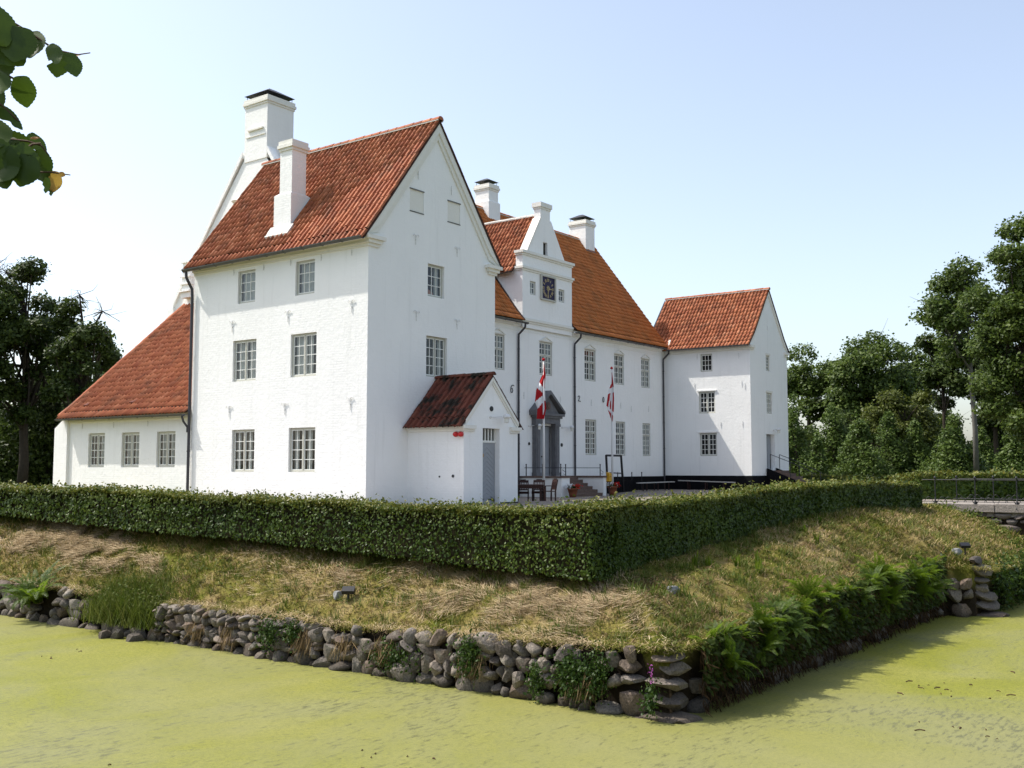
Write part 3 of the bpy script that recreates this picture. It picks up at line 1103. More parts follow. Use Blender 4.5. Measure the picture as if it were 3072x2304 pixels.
# parapet edge of the back gable with kneeler and stepped brick courses
mb = MB()
for (a, b) in (((18.75, 8.72), (17.35, 10.72)), ((17.35, 10.72), (13.72, 15.35)), ((11.98, 15.30), (9.5, 11.7))):
    mb.hexa([(XG - .10, a[0], a[1] - .22), (XG + .32, a[0], a[1] - .22), (XG + .32, b[0], b[1] - .22), (XG - .10, b[0], b[1] - .22),
             (XG - .10, a[0], a[1] + .06), (XG + .32, a[0], a[1] + .06), (XG + .32, b[0], b[1] + .06), (XG - .10, b[0], b[1] + .06)])
mb.box(XG - .14, 18.45, 8.35, XG + .3, 18.95, 8.72)
for k_ in range(5):
    z = 9.10 + k_ * .34
    mb.box(XG - .30, 17.0, z, XG, 17.64 - .02 * k_, z + .27)
    mb.box(XG - .40, 16.95, z + .27, XG, 17.74 - .02 * k_, z + .34)
mb.build('gable_parapet', M['white'], house)
mb = MB()
mb.box(XG - .03, 13.85, 12.6, XG - .002, 14.35, 13.2)
mb.tube([(XG - .02, 14.10, 13.2), (XG - .02, 14.101, 13.21)], .25, 12)
mb.build('blind_niche', M['trim'], house)
for u, z in ((13.0, 15.35), (15.8, 12.2)):
    anchor(PX(XG), u, z, .4, False)
c0 = chimney(XG - .04, 7.38, 12.09, 13.62, 14.9, 17.72, hood=True)
mb = MB()
mb.box(XG - .13, 12.32, 16.26, XG - .04, 13.35, 16.33)
mb.box(XG - .08, 12.2, 15.98, XG - .04, 13.5, 16.02)
mb.build('ledge', M['trim'], c0)
DX0, DX1, DXC = 18.72, 23.30, 20.86
DRZ, DRS = 14.62, 1.30


def dormer_clip(u, h, z):
    x = XG + u
    return (x < 6.9 and h < .2) or (DX0 - .32 < x < DX1 + .05 and (h < 2.1 or z < DRZ - DRS * abs(x - DXC) - .1) and z < DRZ)


RM = roof_slope(house, (XG + .3, MY, 0), (1, 0, 0), (0, 1, 0), MP, XE - XG - .22, .205, .335, .018, 'tile_orange',
                clip=lambda u, h, z: dormer_clip(u + .3, h, z), flat=True, tiles=True, cuts=((0, DX0 - XG - .3, -9), (DX0 - XG - .3, DX1 - XG - .3, 1.4), (DX1 - XG - .3, XE - XG - .22, -9)))
roof_slope(house, (XG + .3, 18.9, 0), (1, 0, 0), (0, -1, 0), [(0, 8.72), (6.0, 16.0)], XE - XG - .22, .225, .33, .03, 'tile_orange', tiles=False)
ridge_tiles(RM, (7.4, 12.9, 16.02), (XE + .02, 12.9, 16.0), 'tile_orange', .13)
chimney(22.28, 23.15, 12.42, 13.42, 15.0, 17.40, step=(22.20, 23.27, 12.36, 13.55, 16.40), hood=True)
chimney(32.32, 33.40, 12.30, 13.55, 14.6, 17.22, hood=True, flash=[[(32.28, 12.26, 15.2), (33.44, 12.26, 15.2)]])
# eaves band, string course, gutters and pipes of the court front
mb = MB()
for a, b in ((6.75, 18.62), (23.42, XE - .06)):
    mb.box(a, D - .10, 8.40, b, D - .001, 8.52)
    mb.box(a, D - .20, 8.52, b, D - .001, 8.66)
mb.box(6.75, D - .022, 8.16, XE - .06, D - .001, 8.20)
mb.build('cornice', M['white'], house)
gutter((6.75, MY - .09, 8.60), (18.75, MY - .09, 8.56), (0, 1, 0))
gutter((23.32, MY - .09, 8.56), (33.4, MY - .09, 8.60), (0, 1, 0))
for x, zb in ((18.45, -.2), (23.62, .75), (33.68, -.1)):
    downpipe([(x + .12, MY - .09, 8.50), (x + .12, MY - .07, 8.3), (x, D - .10, 7.95), (x, D - .09, 7.75), (x, D - .09, zb)], .055,
             [(x, D - .09, z) for z in (7.2, 5.6, 4.0, 2.4)])
for i, (a, b) in enumerate(UW):
    window(house, PY(D), a, b, 6.035, 7.80, 2, (3, 2), transom=.60, d=.05, fw=.05, pediment=True, panes=False,
           curtain=[[(.80, .98)], [(.80, .98)], [(.70, .98)], [(.30, .46), (.76, .98)], [(.02, .98)]][i])
for i, (a, b) in enumerate(LW):
    window(house, PY(D), a, b, 1.91, 3.885, 2, (4, 2), transom=.64, d=.05, fw=.05, panes=False,
           curtain=[[(.76, .98)], [(.02, .30), (.7, .98)], [(.02, .98)]][i])
for u, z in ((19.0, 5.05), (22.3, 5.0), (25.4, 5.0), (28.6, 5.0), (29.8, 4.85), (31.9, 4.95)):
    anchor(PY(D), u, z, .36, False)


def digit(pts, c, k, name):
    mb = MB()
    mb.tube([(c[0] + x * k, D - .04, c[1] + z * k) for x, z in pts], .020, 6)
    mb.build(name, M['iron'], house)


digit([(.24, .22), (.14, .28), (.02, .26), (-.10, .14), (-.14, -.04), (-.13, -.18), (-.04, -.26), (.06, -.22), (.10, -.09), (.04, .04), (-.08, .04)], (17.95, 5.14), .72, 'numeral_six')
digit([(-.16, .12), (-.08, .21), (.05, .22), (.10, .13), (.02, -.03), (-.12, -.21), (.02, -.19), (.16, -.22), (.24, -.21)], (24.12, 4.99), .66, 'numeral_two')
digit([(.11 * math.sin(t * math.pi / 6), .22 * math.cos(t * math.pi / 6)) for t in range(13)], (26.65, 5.06), .66, 'numeral_zero')
mb = MB()
mb.box(24.6, D - .035, -.6, XE - .002, D - .002, .70)
mb.box(24.5, D - .9, -.5, 28.4, D - .036, .52)
mb.build('plinth', M['tar'], house)

# --- clock gable ------------------------------------------------------
FY = D - .13
mb = MB()
dh = [(19.38, 19.90, 10.12, 10.83), (22.02, 22.57, 10.07, 10.77), (20.58, 20.98, 12.36, 13.07)]
polys = [[(DX0, 8.35), (DX1, 8.35), (DX1, 12.22), (DX0, 12.22)], [(19.02, 12.22), (22.70, 12.22), (21.32, 14.30), (20.34, 14.30)],
         [(20.34, 14.30), (21.22, 14.30), (21.22, 15.02), (20.34, 15.02)]]
wall_face(mb, PY(FY), polys, dh)
mb.poly([(DX0, FY, 8.35), (DX0, FY, 11.42), (DX0, 9.7, 11.42), (DX0, 7.6, 8.5)])
mb.poly([(DX1, FY, 8.35), (DX1, FY, 11.42), (DX1, 9.7, 11.42), (DX1, 7.6, 8.5)])
for x in (DX0, DX1):
    mb.poly([(x, FY, 11.42), (x, FY, 12.22), (x, FY + .42, 12.22), (x, FY + .42, 11.42)])
for a, b in (((DX0, 12.22), (19.02, 12.22)), ((22.70, 12.22), (DX1, 12.22))):
    mb.poly([(a[0], FY, a[1]), (b[0], FY, b[1]), (b[0], FY + .42, b[1]), (a[0], FY + .42, a[1])])
for a, b in (((20.34, 14.30), (20.34, 15.02)), ((21.22, 14.3), (21.22, 15.02)), ((22.70, 12.22), (21.32, 14.30))):
    mb.poly([(a[0], FY, a[1]), (b[0], FY, b[1]), (b[0], FY + .42, b[1]), (a[0], FY + .42, a[1])])
mb.poly([(DX0, FY + .42, 11.2), (DX1, FY + .42, 11.2), (DX1, FY + .42, 12.22), (22.7, FY + .42, 12.22), (21.32, FY + .42, 14.3), (21.22, FY + .42, 15.02), (20.34, FY + .42, 15.02),
         (20.34, FY + .42, 14.3), (19.02, FY + .42, 12.22), (DX0, FY + .42, 12.22)])
mb.build('wall', M['white'], house, )
mb = MB()
mb.hexa([(18.98, FY - .04, 12.24), (19.06, FY - .04, 12.18), (19.06, FY + .46, 12.18), (18.98, FY + .46, 12.24),
         (20.29, FY - .04, 14.34), (20.37, FY - .04, 14.29), (20.37, FY + .46, 14.29), (20.29, FY + .46, 14.34)])
mb.build('gable_coping', M['trim'], house)
for band in (((8.60, 8.70, .06), (8.70, 8.80, .12), (8.80, 8.86, .05)), ((11.30, 11.40, .05), (11.40, 11.52, .11)), ((12.10, 12.20, .06), (12.20, 12.34, .13))):
    mb = MB()
    for z0, z1, pr in band:
        mb.box(DX0 - pr, FY - pr, z0, DX1 + pr, FY - .001, z1)
        if z0 > 9: mb.box(DX0 - pr, FY + .001, z0, DX0 - .001, FY + .44, z1)
    mb.build('cornice', M['trim'], house)
mb = MB()
for z0, z1, pr in ((14.82, 14.92, .04), (14.92, 15.16, .09)):
    mb.box(20.34 - pr, FY - pr, z0, 21.22 + pr, FY + .42 + pr, z1)
mb.build('pinnacle_cap', M['trim'], house)
RD = roof_slope(house, (DX0 - .30, FY + .44, 0), (0, 1, 0), (1, 0, 0), [(0, 11.28), (.35, 11.72), (DXC - DX0 + .30, DRZ)], 4.4, .235, .33, .045, 'tile',
                clip=lambda u, h, z: (FY + .44 + u) > MY + .45 + (z - 9.22) / 1.3077 + .15)
roof_slope(house, (DX1 + .30, FY + .44, 0), (0, 1, 0), (-1, 0, 0), [(0, 11.28), (.35, 11.72), (DX1 - DXC + .30, DRZ)], 4.4, .235, .33, .045, 'tile', tiles=False)
ridge_tiles(RD, (DXC, FY + .42, DRZ), (DXC, 11.6, DRZ), 'whitepatch', .11)
gutter((DX0 - .36, FY + .46, 11.24), (DX0 - .36, 8.7, 11.22), (1, 0, 0), .07)
mb = MB()
mb.tube([(DX0 - .04, 7.45, 8.78), (DX0 - .04, 9.5, 11.35)], .06, 5)
mb.build('flashing', M['zinc'], house)
window(house, PY(FY), *dh[0], 2, 2, split=False, d=.06, fw=.045, panes=False, curtain=[(.02, .98)])
window(house, PY(FY), *dh[1], 2, 2, split=False, d=.06, fw=.045, panes=False)
mb = MB()
mb.box(20.5, FY + .15, 12.3, 21.05, FY + .17, 13.1)
mb.build('loft_hatch', M['room'], house)
# clock: square face with roman numerals
CX, CZ = 20.95, 10.63
PC = PY(FY)
mb = MB()
pbox(mb, PC, 20.36, 21.54, -.05, -.004, 10.05, 11.22)
clock = mb.build('clock', M['clockblue'], house, )
mb = MB()
for a, b, c, d in ((20.26, 20.36, 9.97, 11.30), (21.54, 21.64, 9.97, 11.30), (20.36, 21.54, 9.97, 10.05), (20.36, 21.54, 11.22, 11.30)):
    pbox(mb, PC, a, b, -.11, -.002, c, d)
mb.build('clock_frame', M['frame'], clock)
mb = MB()


def stroke(x0, z0, x1, z1, wd=.017, d=-.062):
    dx, dz = x1 - x0, z1 - z0
    l = math.hypot(dx, dz)
    nx_, nz_ = -dz / l * wd, dx / l * wd
    q = [(x0 - nx_, z0 - nz_), (x1 - nx_, z1 - nz_), (x1 + nx_, z1 + nz_), (x0 + nx_, z0 + nz_)]
    mb.hexa([PC(q[0][0], d, q[0][1]), PC(q[1][0], d, q[1][1]), PC(q[1][0], -.052, q[1][1]), PC(q[0][0], -.052, q[0][1]),
             PC(q[3][0], d, q[3][1]), PC(q[2][0], d, q[2][1]), PC(q[2][0], -.052, q[2][1]), PC(q[3][0], -.052, q[3][1])])


ROM = ['XII', 'I', 'II', 'III', 'IIII', 'V', 'VI', 'VII', 'VIII', 'IX', 'X', 'XI']
for i, s in enumerate(ROM):
    t = math.pi / 6 * i
    rx, rz = math.sin(t), math.cos(t)
    wds = {'I': .05, 'V': .10, 'X': .10}
    tot = sum(wds[c] for c in s)
    o = -tot / 2
    for c in s:
        cw = wds[c]
        def L_(u, v):  # local numeral space -> face
            return (CX + rx * (.44 + v) + rz * u, CZ + rz * (.44 + v) - rx * u)
        a, b, m_ = o + .012, o + cw - .012, o + cw / 2
        if c == 'I': segs = [((m_, -.08), (m_, .08))]
        elif c == 'V': segs = [((a, .08), (m_, -.08)), ((b, .08), (m_, -.08))]
        else: segs = [((a, .08), (b, -.08)), ((b, .08), (a, -.08))]
        for p, q in segs: stroke(*L_(*p), *L_(*q), .011)
        o += cw
mb.build('clock_numerals', M['gold'], clock)
mb = MB()
for k_ in range(16):
    t = math.pi / 8 * k_
    stroke(CX, CZ, CX + math.sin(t) * (.15 if k_ % 2 else .10), CZ + math.cos(t) * (.15 if k_ % 2 else .10), .018, -.072)
stroke(CX, CZ, CX + .30, CZ - .03, .016, -.085)
stroke(CX, CZ, CX - .04, CZ - .42, .014, -.09)
mb.build('clock_hands', M['gold'], clock)

# --- corner tower -----------------------------------------------------
XT, XR, YT, YTB = 33.93, 39.6, 1.855, 9.0
T1 = (4.299, 5.094, 7.045, 8.127)
T2 = (4.15, 5.222, 4.505, 5.825)
T3 = (4.075, 5.203, 1.924, 3.305)
TXC = (XT + XR) / 2
TG = [(36.30, 36.86, 7.11, 8.07), (36.25, 37.10, 4.51, 5.78), (36.13, 37.41, 1.08, 3.25, .35)]
mb = MB()
wall_face(mb, PX(XT), [[(YT, -.6), (YTB, -.6), (YTB, 8.6), (YT, 8.6)]], [T1, T2, T3])
gp = [[(XT, -.6), (XR, -.6), (XR, 8.75), (XT, 8.75)], [(XT, 8.75), (XR, 8.75), (XR - .45, 9.3), (XT + .45, 9.3)], [(XT + .45, 9.3), (XR - .45, 9.3), (TXC, 12.2)]]
wall_face(mb, PY(YT), gp, TG)
wall_face(mb, lambda u, d, z: (u, YTB - d, z), gp, [])
mb.poly([(XR, YT, -.6), (XR, YTB, -.6), (XR, YTB, 8.6), (XR, YT, 8.6)])
mb.build('wall', M['white'], house)
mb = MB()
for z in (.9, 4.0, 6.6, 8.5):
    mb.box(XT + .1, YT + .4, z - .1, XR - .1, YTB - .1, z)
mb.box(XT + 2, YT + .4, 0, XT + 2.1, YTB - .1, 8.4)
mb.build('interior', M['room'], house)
window(house, PX(XT), *T1, 3, 3, split=False, panes=False)
window(house, PX(XT), *T2, 2, 4, panes=False)
window(house, PX(XT), *T3, 2, 4, panes=False)
mb = MB()
for q in (T2, T3):
    pbox(mb, PX(XT), q[0] - .12, q[1] + .10, -.07, -.001, q[3] + .03, q[3] + .09)
mb.build('drip_ledge', M['white'], house)
window(house, PY(YT), *TG[0], 2, 4, split=False, panes=False, curtain=[(.05, .95)], d=.05)
window(house, PY(YT), *TG[1], 2, 4, split=True, panes=False, curtain=[(.05, .95)], d=.05)
mb = MB()
for q in TG[:2]:
    pbox(mb, PY(YT), q[0] - .06, q[1] + .06, -.03, -.001, q[3] + .02, q[3] + .14)
mb.build('window_hood', M['trim'], house)
TP = [(-.34, 8.50), (.50, 9.30), (TXC - XT, 12.22)]
RT = roof_slope(house, (XT, YT - .10, 0), (0, 1, 0), (1, 0, 0), TP, YTB - YT + .0, .232, .33, .048, 'tile')
roof_slope(house, (XR, YT - .10, 0), (0, 1, 0), (-1, 0, 0), TP, YTB - YT, .232, .33, .048, 'tile', tiles=False)
ridge_tiles(RT, (TXC, YT - .12, 12.22), (TXC, YTB - .08, 12.22), 'tile', .12)
mb = MB()
for z0, z1, pr in ((8.22, 8.34, .06), (8.34, 8.50, .14)):
    mb.box(XT - pr, YT - pr, z0, XT - .001, D - .3, z1)
    mb.box(XT + .001, YT - pr, z0, XT + .5, YT - .001, z1)
    mb.box(XR - .5, YT - pr, z0, XR - .001, YT - .001, z1)
    mb.box(XR, YT - pr, z0, XR + pr, YT + .5, z1)
for s in (0, 1):
    X = (lambda x: XT + x) if s == 0 else (lambda x: XR - x)
    for (h0, z0), (h1, z1) in zip(TP, TP[1:]):
        a = [(h0, z0 - .40), (h0, z0 - .10), (h1, z1 - .10), (h1, z1 - .40)]
        a = [(max(q[0], -.12), max(q[1], 8.50)) for q in a]
        mb.hexa([(X(a[0][0]), YT - .06, a[0][1]), (X(a[3][0]), YT - .06, a[3][1]), (X(a[3][0]), YT - .002, a[3][1]), (X(a[0][0]), YT - .002, a[0][1]),
                 (X(a[1][0]), YT - .06, a[1][1]), (X(a[2][0]), YT - .06, a[2][1]), (X(a[2][0]), YT - .002, a[2][1]), (X(a[1][0]), YT - .002, a[1][1])])
mb.build('cornice', M['trim'], house)
gutter((XT - .42, YT - .05, 8.48), (XT - .42, MY - .1, 8.50), (1, 0, 0), .075)
mb = MB()
mb.hexa([(XT - .05, MY - .05, 8.55), (XT + .22, MY - .05, 8.85), (XT + .22, MY + .1, 8.85), (XT - .05, MY + .1, 8.55),
         (XT - .05, MY - .05, 8.75), (XT + .22, MY - .05, 9.2), (XT + .22, MY + .1, 9.2), (XT - .05, MY + .1, 8.75)])
mb.build('valley_flashing', M['whitepatch'], house)
for u, z in ((5.28, 8.16), (2.55, 8.05), (5.49, 6.40), (2.40, 6.40), (2.2, 6.22), (3.79, 3.98), (2.39, 3.98)):
    anchor(PX(XT), u, z, .36, False)
anchor(PY(YT), 36.55, 9.9, .25, False)
mb = MB()
mb.box(XT - .035, YT - .04, -.6, XT - .001, D - .04, .74)
mb.box(XT + .001, YT - .04, -.6, XR + .03, YT - .001, .74)
mb.build('plinth', M['tar'], house)
mb = MB()
pbox(mb, PY(YT), 36.16, 37.38, .26, .30, 1.09, 3.22)
dr = mb.build('door', M['greydoor'], house)
mb = MB()
pbox(mb, PY(YT), 36.2, 36.75, .235, .258, 1.15, 2.70)
pbox(mb, PY(YT), 36.8, 37.34, .235, .258, 1.15, 2.70)
mb.build('door_panel', M['greydoor'], dr)

# --- lean-to ----------------------------------------------------------
AX = .15
AW = [(14.84, 16.05, 1.215, 2.60), (12.47, 13.70, 1.215, 2.585), (10.17, 11.38, 1.215, 2.575)]
AW = [(a + .02, b - .02, c, d) for a, b, c, d in AW]
mb = MB()
wall_face(mb, PX(AX), [[(9.06, -.6), (17.55, -.6), (17.55, 3.42), (9.06, 3.42)]], AW)
mb.poly([(AX, 17.55, -.6), (AX, 17.55, 3.42), (5.88, 17.55, 8.6), (5.88, 17.55, -.6)])
mb.build('wall', M['white'], house)
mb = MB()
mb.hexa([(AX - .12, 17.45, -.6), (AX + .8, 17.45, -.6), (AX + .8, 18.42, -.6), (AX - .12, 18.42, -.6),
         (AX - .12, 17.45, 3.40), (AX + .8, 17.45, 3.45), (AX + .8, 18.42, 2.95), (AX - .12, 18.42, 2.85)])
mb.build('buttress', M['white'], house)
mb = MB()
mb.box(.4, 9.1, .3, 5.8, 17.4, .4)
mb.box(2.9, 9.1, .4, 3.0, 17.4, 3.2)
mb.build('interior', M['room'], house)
for i, q in enumerate(AW):
    window(house, PX(AX), *q, 2, 4, fw=.075, curtain=[(.76, .98), (.30, .46)] if i else [(.30, .48)])
LP = [(0, 3.28), (.5, 3.66), (6.12, 8.80)]
RL = roof_slope(house, (-.22, 9.10, 0), (0, 1, 0), (1, 0, 0), LP, 8.70, .222, .33, .045, 'tile')
ridge_tiles(RL, (-.15, 17.82, 3.36), (.3, 17.82, 3.74), 'tile', .09, mortar=False)
ridge_tiles(RL, (.3, 17.82, 3.74), (5.9, 17.82, 8.84), 'tile', .09, mortar=False)
gutter((-.30, 9.12, 3.18), (-.30, 17.75, 3.22), (1, 0, 0), .075)
mb = MB()
for y in (16.6, 13.35):
    mb.hexa([(.35, y - .12, 3.60), (.35, y + .12, 3.60), (.75, y + .12, 3.95), (.75, y - .12, 3.95), (.28, y - .12, 3.80), (.28, y + .12, 3.80), (.75, y + .12, 4.05), (.75, y - .12, 4.05)])
mb.build('roof_vent', M['tile_moss'], house)
mb = MB()
mb.box(AX - .05, 9.1, 3.06, AX - .001, 17.5, 3.16)
mb.build('cornice', M['white'], house)
for u in (16.5, 14.25, 11.95):
    anchor(PX(AX), u, 3.02, .22, False)
downpipe([(-.30, 9.2, 3.1), (-.26, 9.16, 2.9), (-.12, 9.10, 2.7), (-.12, 9.10, 2.5)], .04)

# --- porch ------------------------------------------------------------
PX0, PX1, PYF = 1.95, 4.86, -2.42
PCX = 3.40
mb = MB()
PD = (2.93, 3.84, -.05, 2.49, .22)
gp = [[(PX0, -.5), (PX1, -.5), (PX1, 2.70), (PX0, 2.70)], [(PX0, 2.70), (PX1, 2.70), (PCX, 4.22)]]
wall_face(mb, PY(PYF), gp, [PD])
mb.poly([(PX0, PYF, -.5), (PX0, 0, -.5), (PX0, 0, 2.6), (PX0, PYF, 2.6)])
mb.poly([(PX1, PYF, -.5), (PX1, 0, -.5), (PX1, 0, 2.6), (PX1, PYF, 2.6)])
mb.build('wall', M['white'], house)
mb = MB()
mb.box(PX0 - .012, PYF - .02, -.5, PD[0] - .04, PYF - .001, .04)
mb.box(PD[1] + .04, PYF - .02, -.5, PX1 + .012, PYF - .001, .04)
mb.box(PX1 + .001, PYF - .02, -.5, PX1 + .015, -.05, .04)
mb.build('plinth', M['tar'], house)
PP = [(-.20, 2.56), (PCX - PX0, 4.26)]
RP = roof_slope(house, (PX0, PYF - .06, 0), (0, 1, 0), (1, 0, 0), PP, 2.47, .247, .345, .050, 'tile_moss')
roof_slope(house, (PX1, PYF - .06, 0), (0, 1, 0), (-1, 0, 0), PP, 2.47, .247, .345, .050, 'tile_moss')
ridge_tiles(RP, (PCX, PYF - .08, 4.27), (PCX, -.02, 4.27), 'tile_moss', .12, .38, mortar=False)
mb = MB()
for z0, z1, pr in ((2.36, 2.44, .05), (2.44, 2.56, .11)):
    mb.box(PX0 - pr, PYF - pr, z0, PX0 - .001, -.002, z1)
    mb.box(PX0 + .001, PYF - pr, z0, PX0 + .52, PYF - .001, z1)
    mb.box(PX1 - .46, PYF - pr, z0, PX1 - .001, PYF - .001, z1)
    mb.box(PX1, PYF - pr, z0, PX1 + pr, -.002, z1)
for s in (0, 1):
    X = (lambda x: PX0 + x) if s == 0 else (lambda x: PX1 - x)
    (h0, z0), (h1, z1) = PP
    for o0, o1, pr in ((.07, .20, .07), (.20, .30, .035)):
        a = [(h0 + .2, z0 + .2), (h0 + .2, z0 + .2 - o0 + .02), (h1, z1 - o0), (h1, z1 - o1)]
        a[0] = (h0 + .2 + .12, 2.60 + .0)
        a[0] = (h0 + .22, z0 + .24 - o1)
        a[1] = (h0 + .22, z0 + .24 - o0)
        mb.hexa([(X(a[0][0]), PYF - pr, a[0][1]), (X(a[3][0]), PYF - pr, a[3][1]), (X(a[3][0]), PYF - .002, a[3][1]), (X(a[0][0]), PYF - .002, a[0][1]),
                 (X(a[1][0]), PYF - pr, a[1][1]), (X(a[2][0]), PYF - pr, a[2][1]), (X(a[2][0]), PYF - .002, a[2][1]), (X(a[1][0]), PYF - .002, a[1][1])])
mb.build('cornice', M['trim'], house)
Pp = PY(PYF)
mb = MB()
pbox(mb, Pp, PD[0] + .005, PD[1] - .005, .20, .24, .0, 2.02)
dr = mb.build('door', M['greydoor'], house)
mb = MB()
n = 13
for i in range(n):                                                   # herringbone boarding: proud strips meeting on the middle line
    for s in (-1, 1):
        za = .06 + i * .15
        cu = (PD[0] + PD[1]) / 2
        ue = cu + s * (PD[1] - PD[0]) * .47
        zb = za - .30
        if za + .13 > 2.0: continue
        zb = max(zb, .02)
        mb.hexa([Pp(cu, .19, za), Pp(ue, .19, zb), Pp(ue, .199, zb), Pp(cu, .199, za), Pp(cu, .19, za + .12), Pp(ue, .19, max(zb + .12, .03)), Pp(ue, .199, max(zb + .12, .03)), Pp(cu, .199, za + .12)])
mb.build('door_board', M['greydoor'], dr)
mb = MB()
pbox(mb, Pp, 3.04, 3.20, .172, .188, 1.54, 1.65)
mb.build('plate', M['brass'], dr)
mb = MB()
pbox(mb, Pp, PD[0] + .005, PD[1] - .005, .17, .24, 2.02, 2.09)
tr = mb.build('transom_frame', M['bar'], house)
mb = MB()
for i in range(6):
    u = PD[0] + .03 + (PD[1] - PD[0] - .06) * i / 5
    pbox(mb, Pp, u - .022, u + .022, .18, .23, 2.09, 2.48)
mb.build('transom_bar', M['bar'], tr)
mb = MB()
mb.poly([Pp(PD[0], .215, 2.09), Pp(PD[1], .215, 2.09), Pp(PD[1], .215, 2.48), Pp(PD[0], .215, 2.48)])
mb.build('transom_pane', M['glass'], tr)
mb = MB()
pbox(mb, Pp, PD[0] - .0, PD[1], .5, .52, 0, 2.6)
mb.build('interior', M['room'], house)
mb = MB()
mb.tube([(3.38, PYF - .03, 3.14), (3.38, PYF - .001, 3.14)], .085, 12)
mb.tube([(PX0 - .02, -1.98, .92), (PX0 - .001, -1.98, .92)], .05, 8)
mb.tube([(PX0 - .02, -1.41, .90), (PX0 - .001, -1.41, .90)], .03, 8)
mb.tube([(19.45, D - .03, 2.43), (19.45, D - .001, 2.43)], .08, 10)
mb.tube([(22.43, D - .03, 2.42), (22.43, D - .001, 2.42)], .10, 10)
mb.build('wall_vent', M['iron'], house)

# --- portal -----------------------------------------------------------
Pf = PY(D)
mb = MB()
for a, b in ((19.74, 20.10), (21.48, 21.86)):
    pbox(mb, Pf, a, b, -.26, -.002, .78, 3.36)
    pbox(mb, Pf, a - .05, b + .05, -.31, -.002, 3.36, 3.50)
    pbox(mb, Pf, a - .04, b + .04, -.30, -.002, .78, .96)
    pbox(mb, Pf, a + .08, b - .08, -.28, -.262, 1.1, 3.2)
pbox(mb, Pf, 19.70, 21.90, -.28, -.002, 3.50, 3.78)
pbox(mb, Pf, 19.60, 22.00, -.36, -.002, 3.78, 3.90)
pbox(mb, Pf, 19.48, 22.12, -.44, -.002, 3.90, 4.03)
mb.hexa([Pf(19.75, -.24, 4.03), Pf(21.85, -.24, 4.03), Pf(21.85, -.002, 4.03), Pf(19.75, -.002, 4.03),
         Pf(20.79, -.24, 4.98), Pf(20.81, -.24, 4.98), Pf(20.81, -.002, 4.98), Pf(20.79, -.002, 4.98)])
for s in (-1, 1):
    e0, e1 = 20.8 + s * 1.34, 20.8
    mb.hexa([Pf(e0, -.46, 4.03), Pf(e1, -.46, 5.03), Pf(e1, -.002, 5.03), Pf(e0, -.002, 4.03), Pf(e0, -.46, 4.16), Pf(e1, -.46, 5.22), Pf(e1, -.002, 5.22), Pf(e0, -.002, 4.16)])
portal = mb.build('portal', M['sandstone'], house)
mb = MB()
mb.tube([Pf(20.8, -.30, 4.42), Pf(20.8, -.24, 4.42)], .20, 14)
mb.tube([Pf(20.8, -.34, 4.42), Pf(20.8, -.30, 4.42)], .12, 12)
mb.build('medallion', M['brick'], portal)
mb = MB()
pbox(mb, Pf, 20.10, 21.48, .14, .20, .78, 3.36)
dr = mb.build('door', M['greydoor'], house)
mb = MB()
for a, b in ((20.16, 20.75), (20.83, 21.42)):
    for c, d in ((.9, 1.5), (1.62, 2.45), (2.57, 3.25)):
        pbox(mb, Pf, a + .05, b - .05, .115, .139, c, d)
mb.build('door_panel', M['greydoor'], dr)
mb = MB()
pbox(mb, Pf, 20.72, 20.86, .08, .138, 1.75, 1.82)
mb.build('handle', M['iron'], dr)


def wall_lamp(P, u, z, label, side=1, big=1.):
    e = empty('wall_lamp', P(u, 0, z), label, 'lamp', 'white wall lamps by the doors')
    mb = MB()
    mb.tube([P(u, 0, z), P(u, -.03, z)], .05, 8)
    mb.tube([P(u, -.03, z), P(u + side * .25 * big, -.14, z + .02), P(u + side * .54 * big, -.28, z + .02)], .014, 6)
    mb.build('bracket', M['polewhite'], e)
    c = P(u + side * .54 * big, -.28, z)
    mb = MB()
    mb.lathe(c, [(.015, .13), (.10, .10), (.135, .02), (.13, -.02), (.02, -.02)], 12)
    mb.build('lamp_shade', M['polewhite'], e, True)
    mb = MB()
    mb.lathe((c[0], c[1], c[2] - .19), [(.02, 0), (.07, .02), (.085, .10), (.08, .17)], 10)
    for k in range(4):
        t = math.pi / 2 * k
        mb.tube([(c[0] + .10 * math.cos(t), c[1] + .10 * math.sin(t), c[2]), (c[0] + .09 * math.cos(t), c[1] + .09 * math.sin(t), c[2] - .18)], .008, 4)
    mb.build('lantern', M['bar'], e)
    return e


wall_lamp(PY(PYF), 3.32, 2.86, 'white bracket lamp above the porch door')
wall_lamp(PY(D), 19.42, 3.34, 'white bracket lamp behind the front flag, left of the grey stone portal')
wall_lamp(PY(D), 22.46, 3.34, 'white bracket lamp between the grey stone portal and a downpipe')
wall_lamp(PY(YT), 37.25, 3.52, 'small white lamp over the far tower door', 1, .25)

e = empty('alarm_siren', (PX0 - .02, -2.24, 2.24), 'red twin alarm horn under the porch eave', 'alarm')
for y in (-2.14, -2.35):
    mb = MB()
    mb.tube([(PX0, y, 2.26), (PX0 - .05, y, 2.26), (PX0 - .10, y, 2.26), (PX0 - .15, y, 2.26)], [.07, .085, .085, .06], 12)
    mb.build('horn', M['sirenred'], e, True)
finish_tiles(300)


